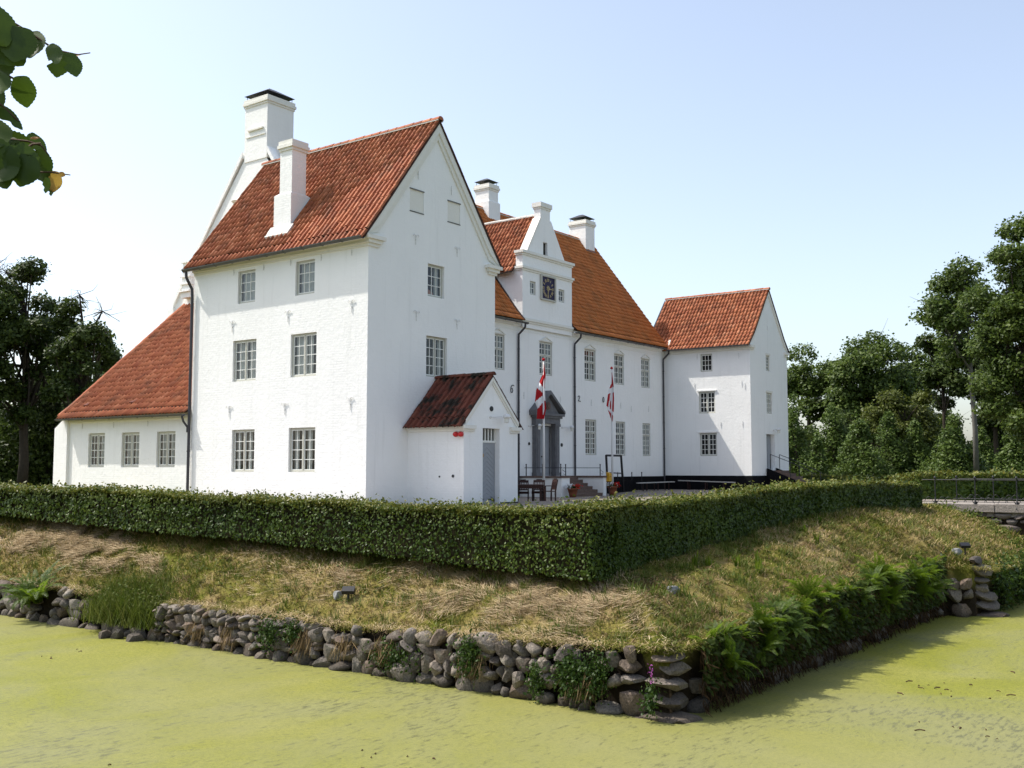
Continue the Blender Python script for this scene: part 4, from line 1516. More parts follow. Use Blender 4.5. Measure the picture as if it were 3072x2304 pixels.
# ------------------------------------------------------------------ terrace and court furniture
GZT = -.25
e = empty('entrance_stairs', (20.5, 6.2, GZT), 'brick entrance steps between white parapets under the stone portal', 'stairs')
mb = MB()
mb.box(18.60, 5.02, -.6, 19.32, D - .02, .70)
mb.build('parapet', M['white'], e)
mb = MB()
mb.box(22.32, 4.92, -.6, 22.60, D - .04, .70)
mb.build('parapet', M['white'], e)
mb = MB()
mb.box(18.54, 4.97, .70, 19.38, D - .02, .79)
mb.box(22.26, 4.87, .70, 22.66, D - .04, .79)
mb.build('coping', M['brick'], e)
for i in range(6):
    mb = MB()
    y = 4.98 + i * .30
    mb.box(19.32, y, GZT - .1 + i * .165, 22.32, (y + .34) if i < 5 else D - .002, GZT + .165 * (i + 1))
    st = mb.build('step', M['brick'], e)
    if i < 5:
        for k in range(12):
            b = MB()
            x = 19.34 + k * .248
            b.box(x, y - .012, GZT + .165 * (i + 1) - .07, x + .238, y + .29, GZT + .165 * (i + 1) + .008)
            b.build('brick', M['brick'], st)
for x, ps in ((18.95, (5.3, 6.4, 7.4)), (22.46, (5.2, 7.35))):
    mb = MB()
    for y in ps:
        mb.tube([(x, y, .78), (x, y, 1.34)], .028, 6)
        mb.lathe((x, y, 1.33), [(.02, 0), (.04, .03), (.02, .07)], 8)
    mb.tube([(x, 5.2, 1.20), (x, 7.5, 1.20)], .016, 5)
    mb.tube([(x, 5.2, 1.1), (x, 5.02, 1.0), (x, 5.04, .86), (x, 5.15, .90)], .012, 5)
    mb.build('railing', M['iron'], e)

e = empty('tower_stairs', (36.8, .6, 0), 'outdoor steps with black sides leading up to the corner tower door', 'stairs')
mb = MB()
mb.hexa([(36.0, -1.0, -.3), (36.14, -1.0, -.3), (36.14, YT - .05, -.3), (36.0, YT - .05, -.3), (36.0, -1.0, .06), (36.14, -1.0, .06), (36.14, YT - .05, 1.18), (36.0, YT - .05, 1.18)])
mb.hexa([(37.40, -1.0, -.3), (37.54, -1.0, -.3), (37.54, YT - .05, -.3), (37.40, YT - .05, -.3), (37.40, -1.0, .10), (37.54, -1.0, .10), (37.54, YT - .05, 1.20), (37.40, YT - .05, 1.20)])
mb.build('side_wall', M['tar'], e)
for i in range(6):
    mb = MB()
    mb.box(36.14, -1.15 + i * .42, -.3, 37.40, (-1.15 + (i + 1) * .42) if i < 5 else YT - .045, .175 * (i + 1))
    mb.build('step', M['brick'], e)
for x in (36.07, 37.47):
    mb = MB()
    for y, z in ((-.95, .08), (.35, .68), (1.60, 1.15)):
        mb.tube([(x, y, z), (x, y, z + .86)], .022, 5)
    mb.tube([(x, -1.10, .82), (x, -.95, .95), (x, .35, 1.54), (x, 1.60, 2.02)], .02, 5)
    mb.build('railing', M['iron'], e)


def flagpole(x, y, ztop, label, flabel, mode):
    z0 = float(H(x, y))
    e = empty('flagpole', (x, y, z0), label, 'flagpole', 'white flagpoles before the entrance')
    mb = MB()
    mb.tube([(x, y, z0), (x, y, z0 + 2.5), (x, y, ztop)], [.062, .055, .038], 10)
    mb.build('pole', M['polewhite'], e, True)
    mb = MB()
    mb.lathe((x, y, ztop), [(.03, 0), (.075, .03), (.085, .07), (.05, .12), (.01, .14)], 10)
    mb.build('finial', M['flagred'], e, True)
    # limp flag: cloth hanging in folds from the hoist, the cross breaking up in them
    f = MB()
    L, n, k = 2.62, 70, 15
    zt = ztop - .16
    V, mi = [], []
    dirs = Vector((-math.sin(YAW), math.cos(YAW), 0))
    fr = Vector((math.cos(YAW), math.sin(YAW), 0))
    for i in range(n + 1):
        t = i / n
        l = t * L
        if mode == 0:
            lo = np.interp(l, [0, .5, 1.0, 1.25, 1.8, 2.1, 2.62], [.0, .06, .28, .36, .42, .30, .34])
            hi = np.interp(l, [0, .5, 1.0, 1.25, 1.8, 2.1, 2.62], [.02, .10, .06, .06, .08, .12, .02])
        else:
            lo = np.interp(l, [0, .6, 1.0, 1.8, 2.2, 2.62], [.0, .03, .18, .30, .16, .02])
            hi = np.interp(l, [0, .6, 1.4, 2.0, 2.62], [.02, .09, .11, .09, .02])
        for j in range(k + 1):
            s = j / k
            u = lo + (-hi - lo) * s
            fold = .07 * math.sin(s * 7.5 + l * 1.4 + mode) * min(1, l * 2)
            p = Vector((x, y, zt - l)) + dirs * u + fr * (fold - .05)
            V.append(tuple(p))
    F = []
    for i in range(n):
        for j in range(k):
            a = i * (k + 1) + j
            F.append((a, a + 1, a + k + 2, a + k + 1))
            l, s = (i + .5) / n * L, (j + .5) / k
            if mode == 0:
                wht = abs(l - (.98 + .34 * s)) < .14 or (abs(l - (1.98 - .42 * s)) < .17 and s > .02)
            else:
                wht = (abs(l - (1.02 - .1 * s)) < .14) or (abs(s - (.42 + .10 * math.sin(l * 2.2))) < .10 and 1.0 < l < 2.1) or abs(l - (1.9 + .35 * s)) < .11
            mi.append(1 if wht else 0)
    me = bpy.data.meshes.new('flag')
    me.from_pydata(V, [], F)
    me.materials.append(M['flagred'])
    me.materials.append(M['flagwhite'])
    me.polygons.foreach_set('material_index', mi)
    me.polygons.foreach_set('use_smooth', [True] * len(F))
    fo = bpy.data.objects.new('flag', me)
    link(fo)
    tag(fo, flabel, 'flag', 'limp red and white flags')
    return e


flagpole(16.85, 4.85, 6.30, 'white flagpole nearest the porch, beside the garden chairs', 'limp red flag with white cross, hanging before the grey portal', 0)
flagpole(23.55, 5.12, 6.42, 'white flagpole by the leaning black frame', 'limp red flag with white cross, to the right of numeral zero', 1)


def flower_pot(x, y, h, r, label, red_side):
    z0 = float(H(x, y))
    e = empty('flower_pot', (x, y, z0), label, 'flower pot', 'terracotta pots beside the entrance steps')
    mb = MB()
    mb.lathe((x, y, z0), [(r * .62, 0), (r * .80, h * .4), (r * 1.0, h * .86), (r * 1.10, h * .86), (r * 1.10, h), (r * .9, h), (r * .85, h * .9)], 16)
    mb.build('pot', M['terracotta'], e, True)
    for nm, mk, cx, cn in (('leaves', 'ivy', 0, 240), ('white_blossoms', 'petalwhite', -.45, 130), ('red_blossoms', 'petalred', .62, 70)):
        P = np.array([x, y, z0 + h + .03]) + RNG.normal(size=(cn, 3)) * np.array([r * .5, r * .45, .05]) + np.array([.6 * cx * r, -.8 * cx * r, .05 if nm != 'leaves' else 0])
        Dd = unit(rand_unit(cn) + np.array([0, 0, .7]))
        Uu = unit(np.cross(Dd, rand_unit(cn)))
        V, T = leaf_quads(P, Dd, Uu, .075, .06)
        np_mesh(nm, V, T, M[mk], e)
    return e


flower_pot(18.98, 4.62, .44, .25, 'terracotta pot with white and red blossoms at the foot of the brick steps', 1)
flower_pot(23.02, 4.80, .48, .25, 'terracotta pot with white and red blossoms under the yellow box', 1)

e = empty('post_box', (22.72, 4.80, GZT), 'small yellow box on a thin post at the steps', 'box')
mb = MB()
mb.tube([(22.72, 4.80, GZT), (22.72, 4.80, .60)], .018, 6)
mb.build('post', M['iron'], e)
mb = MB()
mb.hexa([(22.60, 4.74, .50), (22.86, 4.74, .50), (22.86, 4.92, .50), (22.60, 4.92, .50), (22.60, 4.74, .90), (22.86, 4.74, .90), (22.86, 4.92, .98), (22.60, 4.92, .98)])
mb.build('box', M['yellow'], e)
mb = MB()
mb.box(22.66, 4.728, .74, 22.80, 4.738, .76)
mb.build('slot', M['iron'], e)

e = empty('cellar_hatch_frame', (25.8, 6.3, .2), 'black wooden frame leaning over the cellar opening', 'frame')
for a, b in (((24.53, 6.1, 1.87), (25.32, 6.5, .20)), ((26.10, 6.1, 1.87), (27.02, 6.5, -.1))):
    mb = MB()
    mb.tube([a, b], .062, 4)
    mb.build('rail', M['iron'], e)
mb = MB()
mb.tube([(24.5, 6.1, 1.87), (26.14, 6.1, 1.87)], .055, 4)
mb.build('crossbar', M['iron'], e)
mb = MB()
mb.tube([(25.0, 6.32, .94), (26.62, 6.32, .90)], .032, 4)
mb.build('crossbar', M['iron'], e)
for i, (x, l) in enumerate(((27.4, 'next to the leaning frame'), (28.98, 'between the leaning frame and the plank bench'), (30.14, 'close to the plank bench'))):
    mb = MB()
    z0 = float(H(x, 7.1))
    mb.tube([(x, 7.1, z0), (x, 7.1, .90)], .03, 6)
    mb.lathe((x, 7.1, .89), [(.03, 0), (.045, .03), (.01, .08)], 6)
    tag(mb.build('iron_post', M['iron']), 'short black iron post by the wall, ' + l, 'post', 'iron posts along the court wall')


def bench(a, b, label):
    a, b = Vector(a), Vector(b)
    d = (b - a).normalized()
    s = Vector((-d.y, d.x, 0)) * .15
    c = (a + b) / 2
    e = empty('plank_bench', (c.x, c.y, float(H(c.x, c.y))), label, 'bench', 'plank benches in the court')
    Z = Vector((0, 0, 1))
    mb = MB()
    mb.hexa([a - s - Z * .05, b - s - Z * .05, b + s - Z * .05, a + s - Z * .05, a - s, b - s, b + s, a + s])
    mb.build('seat', M['palewood'], e)
    for t in (.18, .5, .82):
        p = a + (b - a) * t
        zg = float(H(p.x, p.y))
        mb = MB()
        q = Vector((p.x, p.y, zg))
        up = Vector((p.x, p.y, p.z - .05))
        for w_ in (-.8, .8):
            mb.hexa([q + s * w_ - d * .03 - s * .12, q + s * w_ + d * .03 - s * .12, q + s * w_ + d * .03 + s * .12, q + s * w_ - d * .03 + s * .12,
                     up + s * w_ - d * .03 - s * .12, up + s * w_ + d * .03 - s * .12, up + s * w_ + d * .03 + s * .12, up + s * w_ - d * .03 + s * .12])
        mb.build('leg', M['darkwood'], e)


bench((28.0, 6.1, .37), (32.1, 6.1, .40), 'long plank bench against the court front, ending at the corner downpipe')
bench((33.0, 6.15, .47), (33.0, 2.55, .38), 'long plank bench along the foot of the corner tower')

# table and chairs, turned with the picture's horizontal
TDIR = Vector((math.sin(YAW), -math.cos(YAW), 0))
TBK = Vector((math.cos(YAW), math.sin(YAW), 0))


def oriented(c, right, back):
    return lambda u, v, z: (c[0] + right.x * u + back.x * v, c[1] + right.y * u + back.y * v, c[2] + z)


def garden_chair(c, ang, label):
    r = Vector((math.cos(ang), math.sin(ang), 0))
    b = Vector((-math.sin(ang), math.cos(ang), 0))
    zg = float(H(c[0], c[1]))
    P = oriented((c[0], c[1], zg), r, b)
    e = empty('garden_chair', (c[0], c[1], zg), label, 'chair', 'dark wooden chairs round the table')

    def hb(mb, u0, u1, v0, v1, z0, z1, lean=0.):
        mb.hexa([P(u0, v0, z0), P(u1, v0, z0), P(u1, v1, z0), P(u0, v1, z0), P(u0, v0 + lean, z1), P(u1, v0 + lean, z1), P(u1, v1 + lean, z1), P(u0, v1 + lean, z1)])
    mb = MB()
    for k in range(5):
        hb(mb, -.25, .25, -.24 + k * .10, -.155 + k * .10, .40, .43)
    hb(mb, -.25, .25, -.24, -.22, .34, .40)
    mb.build('seat', M['darkwood'], e)
    for u in (-.24, .19):
        mb = MB()
        hb(mb, u, u + .05, -.24, -.19, 0, .62)
        mb.build('leg', M['darkwood'], e)
        mb = MB()
        hb(mb, u, u + .05, .21, .26, 0, .43)
        hb(mb, u, u + .05, .21, .26, .43, .90, .10)
        mb.build('leg', M['darkwood'], e)
        mb = MB()
        hb(mb, u - .01, u + .06, -.27, .27, .62, .65)
        mb.build('armrest', M['darkwood'], e)
    mb = MB()
    hb(mb, -.19, .19, .295, .325, .80, .90, .02)
    hb(mb, -.12, .12, .318, .345, .90, .935, .0)
    hb(mb, -.19, .19, .225, .25, .48, .53, .01)
    for k in range(5):
        u = -.15 + k * .07
        hb(mb, u, u + .035, .235, .255, .53, .80, .065)
    mb.build('backrest', M['darkwood'], e)


TC = Vector((11.25, 1.72, 0))
zt = float(H(TC.x, TC.y))
e = empty('garden_table', (TC.x, TC.y, zt), 'dark wooden garden table amid four chairs near the porch', 'table')
P = oriented((TC.x, TC.y, zt), TDIR, TBK)
for k in range(6):
    mb = MB()
    v = -.42 + k * .14
    mb.hexa([P(-.60, v, .69), P(.60, v, .69), P(.60, v + .13, .69), P(-.60, v + .13, .69), P(-.60, v, .725), P(.60, v, .725), P(.60, v + .13, .725), P(-.60, v + .13, .725)])
    mb.build('slat', M['darkwood'], e)
mb = MB()
for u in (-.50, .50):
    mb.hexa([P(u - .03, -.38, .60), P(u + .03, -.38, .60), P(u + .03, .38, .60), P(u - .03, .38, .60), P(u - .03, -.38, .69), P(u + .03, -.38, .69), P(u + .03, .38, .69), P(u - .03, .38, .69)])
mb.hexa([P(-.5, -.39, .56), P(.5, -.39, .56), P(.5, -.35, .56), P(-.5, -.35, .56), P(-.5, -.39, .688), P(.5, -.39, .688), P(.5, -.35, .688), P(-.5, -.35, .688)])
mb.build('table_frame', M['darkwood'], e)
for u in (-.50, .50):
    for v in (-.34, .34):
        mb = MB()
        mb.hexa([P(u - .035, v - .035, 0), P(u + .035, v - .035, 0), P(u + .035, v + .035, 0), P(u - .035, v + .035, 0), P(u - .035, v - .035, .60), P(u + .035, v - .035, .60), P(u + .035, v + .035, .60), P(u - .035, v + .035, .60)])
        mb.build('leg', M['darkwood'], e)
a0 = math.atan2(TDIR.y, TDIR.x)
for du, dv, da, lb in ((-.22, .62, 0, 'dark garden chair behind the table, nearest the porch'), (.42, .70, -.15, 'dark garden chair behind the table, in front of the white parapet'),
                       (.80, -.22, -1.2, 'dark garden chair at the right end of the table'), (-.72, -.10, 1.35, 'dark garden chair at the end of the table hard by the porch wall')):
    p = TC + TDIR * du + TBK * dv
    garden_chair((p.x, p.y), a0 + da, lb)


# ------------------------------------------------------------------ hedges
def hedge(name, runs, label, leaf, dens, group=None, core_in=.09, ztop_y=.14, young_lit=.75):
    """runs: list of (ax, ay, bx, by, thickness side, zfun(t)->(z0,z1), nleaf) straight stretches of clipped foliage"""
    e = empty(name, (runs[0][0], runs[0][1], runs[0][5](0)[0]), label, 'hedge', group)
    core = MB()
    PP, DD, UU, LL, YY = [], [], [], [], []
    for (ax, ay, bx, by, th, zf, n, *pw) in runs:
        powr = pw[0] if pw else 1.
        a, b = np.array([ax, ay]), np.array([bx, by])
        ln = np.linalg.norm(b - a)
        d = (b - a) / ln
        s = np.array([-d[1], d[0]]) * (1 if th > 0 else -1)
        th = abs(th)
        N = 14
        ring = []
        for i in range(N + 1):
            t = i / N
            z0, z1 = zf(t)
            o = a + d * ln * np.clip(t, .004, .996)
            ci = core_in
            ring.append([(*(o + s * ci * 1.6), z0 + .03), (*(o + s * (th - ci)), z0 + .03), (*(o + s * (th - ci * 1.3)), z1 - ci), (*(o + s * ci * 1.3), z1 - ci)])
        for r0, r1 in zip(ring, ring[1:]):
            for k in range(4):
                core.poly([r0[k], r0[(k + 1) % 4], r1[(k + 1) % 4], r1[k]])
        core.poly(ring[0]); core.poly(ring[-1])
        # leaves: faces (front, back, ends) and top
        hmean = np.mean([zf(t)[1] - zf(t)[0] for t in (0, .5, 1)])
        areas = np.array([ln * hmean * 1.15, ln * hmean * .25, ln * th * 1.4, th * hmean, th * hmean])
        cnt = (n * areas / areas.sum()).astype(int)
        for face, c in enumerate(cnt):
            dist = RNG.random(c) ** powr
            t = dist
            zz = np.array([zf(q) for q in np.linspace(0, 1, 60)])
            z0 = np.interp(t, np.linspace(0, 1, 60), zz[:, 0])
            z1 = np.interp(t, np.linspace(0, 1, 60), zz[:, 1])
            v = RNG.random(c)
            w_ = RNG.random(c)
            bulge = .085 * np.array([noise.noise(Vector((q * ln * 1.3, vv * 2.2, face * 7.))) for q, vv in zip(t, v)]) + .035 * np.array([noise.noise(Vector((q * ln * 4.1, vv * 5., face * 3. + 40))) for q, vv in zip(t, v)])
            dep = np.abs(RNG.normal(0, .045, c)) - .015 - bulge
            if face == 0:
                # skirt a little thinner near the ground
                pos = a + d * (t * ln)[:, None] + s * (dep + .02 * (1 - v) ** 3)[:, None]
                lo_ = z0 - .07 + .05 * np.sin(t * ln * 3.1) * np.sin(t * ln * 7.7 + 2)
                z = lo_ + (z1 - lo_) * v
                out = np.concatenate([-s, [0.15]])
            elif face == 1:
                pos = a + d * (t * ln)[:, None] + s * (th - dep)[:, None]
                z = z0 + (z1 - z0) * v
                out = np.concatenate([s, [0.15]])
            elif face == 2:
                pos = a + d * (t * ln)[:, None] + s * (w_ * th)[:, None]
                sh = np.where(RNG.random(c) < .10, np.abs(RNG.normal(0, .07, c)), 0)
                z = z1 - dep * .8 + sh + .03 * np.sin(t * ln * 2.3) + .025 * np.sin(t * ln * .9 + 1)
                out = np.array([0, 0, 1.])
            else:
                q = 0. if face == 3 else 1.
                pos = a + d * (q * ln + (dep if face == 3 else -dep))[:, None] + s * (w_ * th)[:, None]
                z0, z1 = zf(q)
                z = z0 + (z1 - z0) * v
                out = np.concatenate([(-d if face == 3 else d), [0.1]])
            p = np.concatenate([pos, np.asarray(z).reshape(-1, 1)], 1)
            nn = unit(out + RNG.normal(0, .48, (c, 3)))
            dd = unit(np.cross(nn, rand_unit(c)) + np.array([0, 0, -.25 if face != 2 else .35]))
            uu = unit(np.cross(dd, nn))
            PP.append(p); DD.append(dd); UU.append(uu)
            camd = np.linalg.norm(p[:, :2] - np.array(CAM[:2]), axis=1)
            LL.append(leaf * RNG.uniform(.7, 1.35, c) * np.clip(camd / 21., .95, 2.2))
            hrel = (z - z0) / (z1 - z0)
            yv = np.clip((hrel - .70) * 3.4, 0, 1) * (RNG.random(c) < .85) * RNG.random(c) ** .7 * young_lit * (1.15 if face == 2 else .75)  # pale new growth, plus bright top light painted into top and upper front leaves
            YY.append(yv)
    core.build('hedge_wood', M['hedgecore'], e)
    P_, D_, U_, L_ = (np.concatenate(q) for q in (PP, DD, UU, LL))
    V, T = leaf_quads(P_ - D_ * (L_ * .5)[:, None], D_, U_, L_, L_ * .68, .18)
    np_mesh('hedge_foliage', V, T, M['hedge'], e, attr=('young_lit', np.repeat(np.concatenate(YY), 4)))
    return e


def zf_w(t):      # west run: t from far (y=14) to corner (y=-14.5)
    y = 14 + (-14.5 - 14) * t
    return (float(np.interp(y, [-14.5, -10, -6.3, -1, 5.7, 15], [-.66, -.49, -.36, -.26, -.02, .03])), float(np.interp(y, [-14.5, -10, -6.3, -1, 5.7, 15], [.46, .44, .49, .60, .65, .66])))


def zf_s(t):
    x = -8.8 + (9.35 + 8.8) * t
    return (float(np.interp(x, [-8.8, -7.4, -3.8, 2.6, 6, 9.3], [-.66, -.53, -.26, .10, -.02, -.13])), float(np.interp(x, [-8.8, -5.9, -2, 2.6, 6, 9.3], [.47, .55, .67, .77, .72, .66])))


hedge('hedge', [(-8.8, 14., -8.8, -14.5, -.78, zf_w, 125000, .58), (-8.8, -14.5, 9.35, -14.5, .78, zf_s, 85000, 1.6)],
      'long clipped hedge with a sharp corner along the top of the bank', .062, 1.)
hedge('hedge', [(17.3, -12.2, 20.6, -17.8, 2.2, lambda t: (-.15, .90 + .10 * t), 15000)], 'dark clipped hedge standing behind the bridge railing', .08, 1.)
hedge('hedge', [(17.6, -12.0, 30.0, -9.0, .9, lambda t: (-.1, .76), 5000)], 'low hedge strip seen between the clipped hedge tops and the hornbeams', .09, 1.)
hedge('hedge', [(41.2, 1.6, 41.2, -12.5, .9, lambda t: (-.1, .66), 6000)], 'far thin hedge at the foot of the hornbeams beside the tower', .10, 1.)


# ------------------------------------------------------------------ grass on the bank
def blades(name, pts, hgt, wid, mat, lean=1.0, parent=None, stuff=True, up=.35):
    n = len(pts)
    ang = RNG.random(n) * 2 * np.pi
    hd = np.stack([np.cos(ang), np.sin(ang), np.zeros(n)], 1)
    h = hgt * RNG.uniform(.5, 1.4, n)
    le = lean * RNG.uniform(.35, 1.2, n)
    d = unit(hd * le[:, None] + np.array([0, 0, up]) + np.array([0, 0, .1]))
    s = np.stack([-hd[:, 1], hd[:, 0], np.zeros(n)], 1)
    w_ = wid * RNG.uniform(.6, 1.3, n)
    tip = pts + d * h[:, None] - np.array([0, 0, 1]) * (.12 * h * le)[:, None]
    mid = pts + d * (h * .55)[:, None] + np.array([0, 0, .06]) * h[:, None]
    V = np.stack([pts - s * w_[:, None] * .5, pts + s * w_[:, None] * .5, mid + s * w_[:, None] * .38, mid - s * w_[:, None] * .38, tip], 1).reshape(-1, 3)
    i = np.arange(n)[:, None] * 5
    T = np.concatenate([i + np.array([[0, 1, 2]]), i + np.array([[0, 2, 3]]), i + np.array([[3, 2, 4]])], 0)
    o = np_mesh(name, V, T, mat, parent)
    if stuff: o['kind'] = 'stuff'
    return o


def bank_points(n, xr, yr):
    x = RNG.uniform(*xr, n)
    y = RNG.uniform(*yr, n)
    return x, y


wobf = lambda x, y: .11 * (noise.noise(Vector((x * .9, y * .9, 3))) + .6 * noise.noise(Vector((x * 2.6, y * 2.6, 9))))
pts = []
for n, xr, yr in ((52000, (-10.95, -8.5), (-16.7, 9.)), (44000, (-10.9, 11.4), (-17.8, -14.2))):
    x, y = bank_points(n, xr, yr)
    di = np.minimum(x + 10.9, y - south(x))
    keep = (di > .20) & ((x < -8.5) | (y < -14.2))
    dcam = np.hypot(x - CAM[0], y - CAM[1])
    x, y = x[keep], y[keep]
    z = H(x, y) + np.array([wobf(a, b) if (a > -10.6 and b > south(a) + .3) else 0 for a, b in zip(x, y)])
    pts.append(np.stack([x, y, z - .015], 1))
pts = np.concatenate(pts)
dc = np.linalg.norm(pts[:, :2] - np.array(CAM[:2]), axis=1)
blades('bank_grass', pts, np.clip(.115 * dc / 18, .10, .20), np.clip(.011 * dc / 16, .010, .03), M['grass'], 1.25, up=.42)
# taller tufts, leafy rosettes and hollows that break up the mown slope
ctr = pts[RNG.choice(len(pts), 1500)]
tf = np.repeat(ctr, 16, 0) + RNG.normal(size=(1500 * 16, 3)) * np.array([.055, .055, 0])
blades('bank_tufts', tf, .19, .013, M['reed'], .8, up=.75)
ctr = pts[RNG.choice(len(pts), 1300)]
tf = np.repeat(ctr, 14, 0) + RNG.normal(size=(1300 * 14, 3)) * np.array([.07, .07, .012])
blades('bank_tufts', tf, .23, .011, M['dryroot'], 1.5, up=.35)
ctr = pts[RNG.choice(len(pts), 900)]
P = np.repeat(ctr, 12, 0) + RNG.normal(size=(900 * 12, 3)) * np.array([.06, .06, .02]) + np.array([0, 0, .04])
dd = unit(rand_unit(len(P)) * np.array([1, 1, .4]) + np.array([0, 0, .25]))
V, T = leaf_quads(P, dd, unit(np.cross(dd, np.array([0, 0, 1.]) + RNG.normal(0, .3, (len(P), 3)))), .07 * RNG.uniform(.6, 1.4, len(P)), .035, .1)
tag(np_mesh('bank_weeds', V, T, M['reed']), kind='stuff')
# straw hanging over the lip of the wall
n = 22000
t = RNG.random(n)
y = -16.7 + t * 20.5
px_ = np.full(n, -10.74) + RNG.normal(0, .07, n)
z = H(np.full(n, -10.64), y) + .03
k_ = (np.array([noise.noise(Vector((q * 1.3, 0, 77))) for q in y]) + RNG.normal(0, .25, n) > -.05) & ((y < -4.9) | (y > -2.5))
lip = np.stack([px_, y, z + RNG.normal(0, .03, n)], 1)[k_]
blades('lip_grass', lip, .17, .011, M['grass'], 1.5, up=.16)
n = 9000
x = -10.8 + RNG.random(n) * 21
lip = np.stack([x, south(x) + .10 + RNG.normal(0, .08, n), H(x, south(x) + .2) + RNG.normal(0, .03, n)], 1)
blades('lip_grass', lip, .20, .011, M['grass'], 1.6, up=.10)
# swathes of mown hay lying on the bank
hay = []
for (y0, y1, x0, x1, m_, sp_) in ((5.2, 2.4, -10.2, -9.7, 5200, .26), (3.4, .4, -9.9, -9.3, 6500, .24), (.9, -1.6, -9.4, -9.9, 7000, .24), (-.2, -2.2, -9.0, -10.0, 3600, .18), (2.2, 1.0, -9.1, -9.2, 1200, .12), (-2.6, -3.8, -9.7, -10.1, 900, .10),
                                  (-12.6, -15.4, -9.8, -9.9, 9000, .42), (-10.4, -12.8, -9.3, -10.2, 2600, .35), (-5.2, -8.6, -9.2, -9.9, 1500, .4), (-8.9, -9.3, -9.5, -9.8, 700, .15)):
    t = RNG.random(m_)
    x = x0 + (x1 - x0) * t + RNG.normal(0, sp_, m_)
    y = y0 + (y1 - y0) * t + RNG.normal(0, sp_ * 1.2, m_)
    x = np.clip(x, -10.66, -8.9)
    k_ = np.array([noise.noise(Vector((p * 1.6, q * 1.6, 5))) for p, q in zip(x, y)]) > -.18
    x, y = x[k_], y[k_]
    hay.append(np.stack([x, y, H(x, y) + np.array([wobf(p, q) for p, q in zip(x, y)]) + .03 + np.abs(RNG.normal(0, .022, len(x)))], 1))
hay = np.concatenate(hay)
hm = NT('mown_hay')
hay_c = hm.ramp(hm.isl(), [(0, (.26, .185, .095)), (.5, (.42, .315, .18)), (1, (.54, .43, .275))])
n = len(hay)
ang = np.array([1.9 + 2.4 * noise.noise(Vector((p[0] * .8, p[1] * .8, 21))) for p in hay]) + RNG.normal(0, .42, n)
d_ = np.stack([np.cos(ang), np.sin(ang), .10 + RNG.normal(0, .14, n)], 1)
d_[:, 2] += np.where(np.cos(ang) > 0, .28, -.28) * np.abs(np.cos(ang))
d_ = unit(d_)
V, T = leaf_quads(hay, d_, unit(np.cross(d_, np.array([0, 0, 1.]) + RNG.normal(0, .3, (n, 3)))), .24 * RNG.uniform(.5, 1.5, n), .0085 * np.clip(np.linalg.norm(hay[:, :2] - np.array(CAM[:2]), axis=1) / 20, .8, 1.6), .1)
tag(np_mesh('mown_hay', V, T, hm.done(hm.pbr(hay_c, .8, .15))), kind='stuff')
M['hay'] = bpy.data.materials['mown_hay']
n = 9000
t = RNG.random(n)
y = -16.7 + t * 20.5
lip = np.stack([-10.74 + RNG.normal(0, .09, n), y, H(np.full(n, -10.62), y) + .05 + RNG.normal(0, .04, n)], 1)
k_ = (np.array([noise.noise(Vector((q * 1.1, 3, 33))) for q in y]) + RNG.normal(0, .22, n) > .02) & ((y < -5.0) | (y > -2.4))
lip = lip[k_]
blades('lip_hay', lip, .22, .008, M['hay'], 1.6, up=.05)


# ------------------------------------------------------------------ field-stone wall of the moat
def stone_mesh(seed, sub=2):
    bm = bmesh.new()
    bmesh.ops.create_icosphere(bm, subdivisions=sub, radius=1)
    rs = random.Random(seed)
    off = Vector((rs.uniform(-9, 9), rs.uniform(-9, 9), rs.uniform(-9, 9)))
    planes = [(Vector((rs.gauss(0, 1), rs.gauss(0, 1), rs.gauss(0, 1))).normalized(), rs.uniform(.50, .84)) for _ in range(11)]
    for v in bm.verts:
        c = v.co.copy()
        m_ = (abs(c.x) ** 3.6 + abs(c.y) ** 3.6 + abs(c.z) ** 3.6) ** (1 / 3.6)
        c = c / m_ * .95
        for n_, d_ in planes:
            k = c.dot(n_) - d_
            if k > 0: c -= n_ * k * .93
        c *= 1 + .13 * noise.noise(c * 1.4 + off)
        v.co = c * (1 + .05 * noise.noise(c * 4.1 + off))
    me = bpy.data.meshes.new('stone')
    bm.to_mesh(me)
    bm.free()
    if seed % 3 == 0: me.polygons.foreach_set('use_smooth', [True] * len(me.polygons))
    return me


STONES = [stone_mesh(i) for i in range(14)]
for me in STONES: me.materials.append(M['stone'])
GST = [stone_mesh(40 + i) for i in range(6)]
for me in GST: me.materials.append(M['granite'])


def put_stone(parent, c, sx, sy, sz, rot=None, meshes=STONES, name='stone'):
    o = bpy.data.objects.new(name, random.choice(meshes))
    COL.objects.link(o)
    if parent is not None:
        o.parent = parent
        o.location = Vector(c) - world_loc(parent)
    else:
        o.location = c
    o.rotation_euler = rot or (random.uniform(-.2, .2), random.uniform(-.2, .2), random.uniform(-.25, .25))
    o.scale = (sx, sy, sz)
    return o


wall = empty('moat_wall', (-10.8, -8, -2.4), 'dry field-stone retaining wall rising out of the green moat', 'wall')


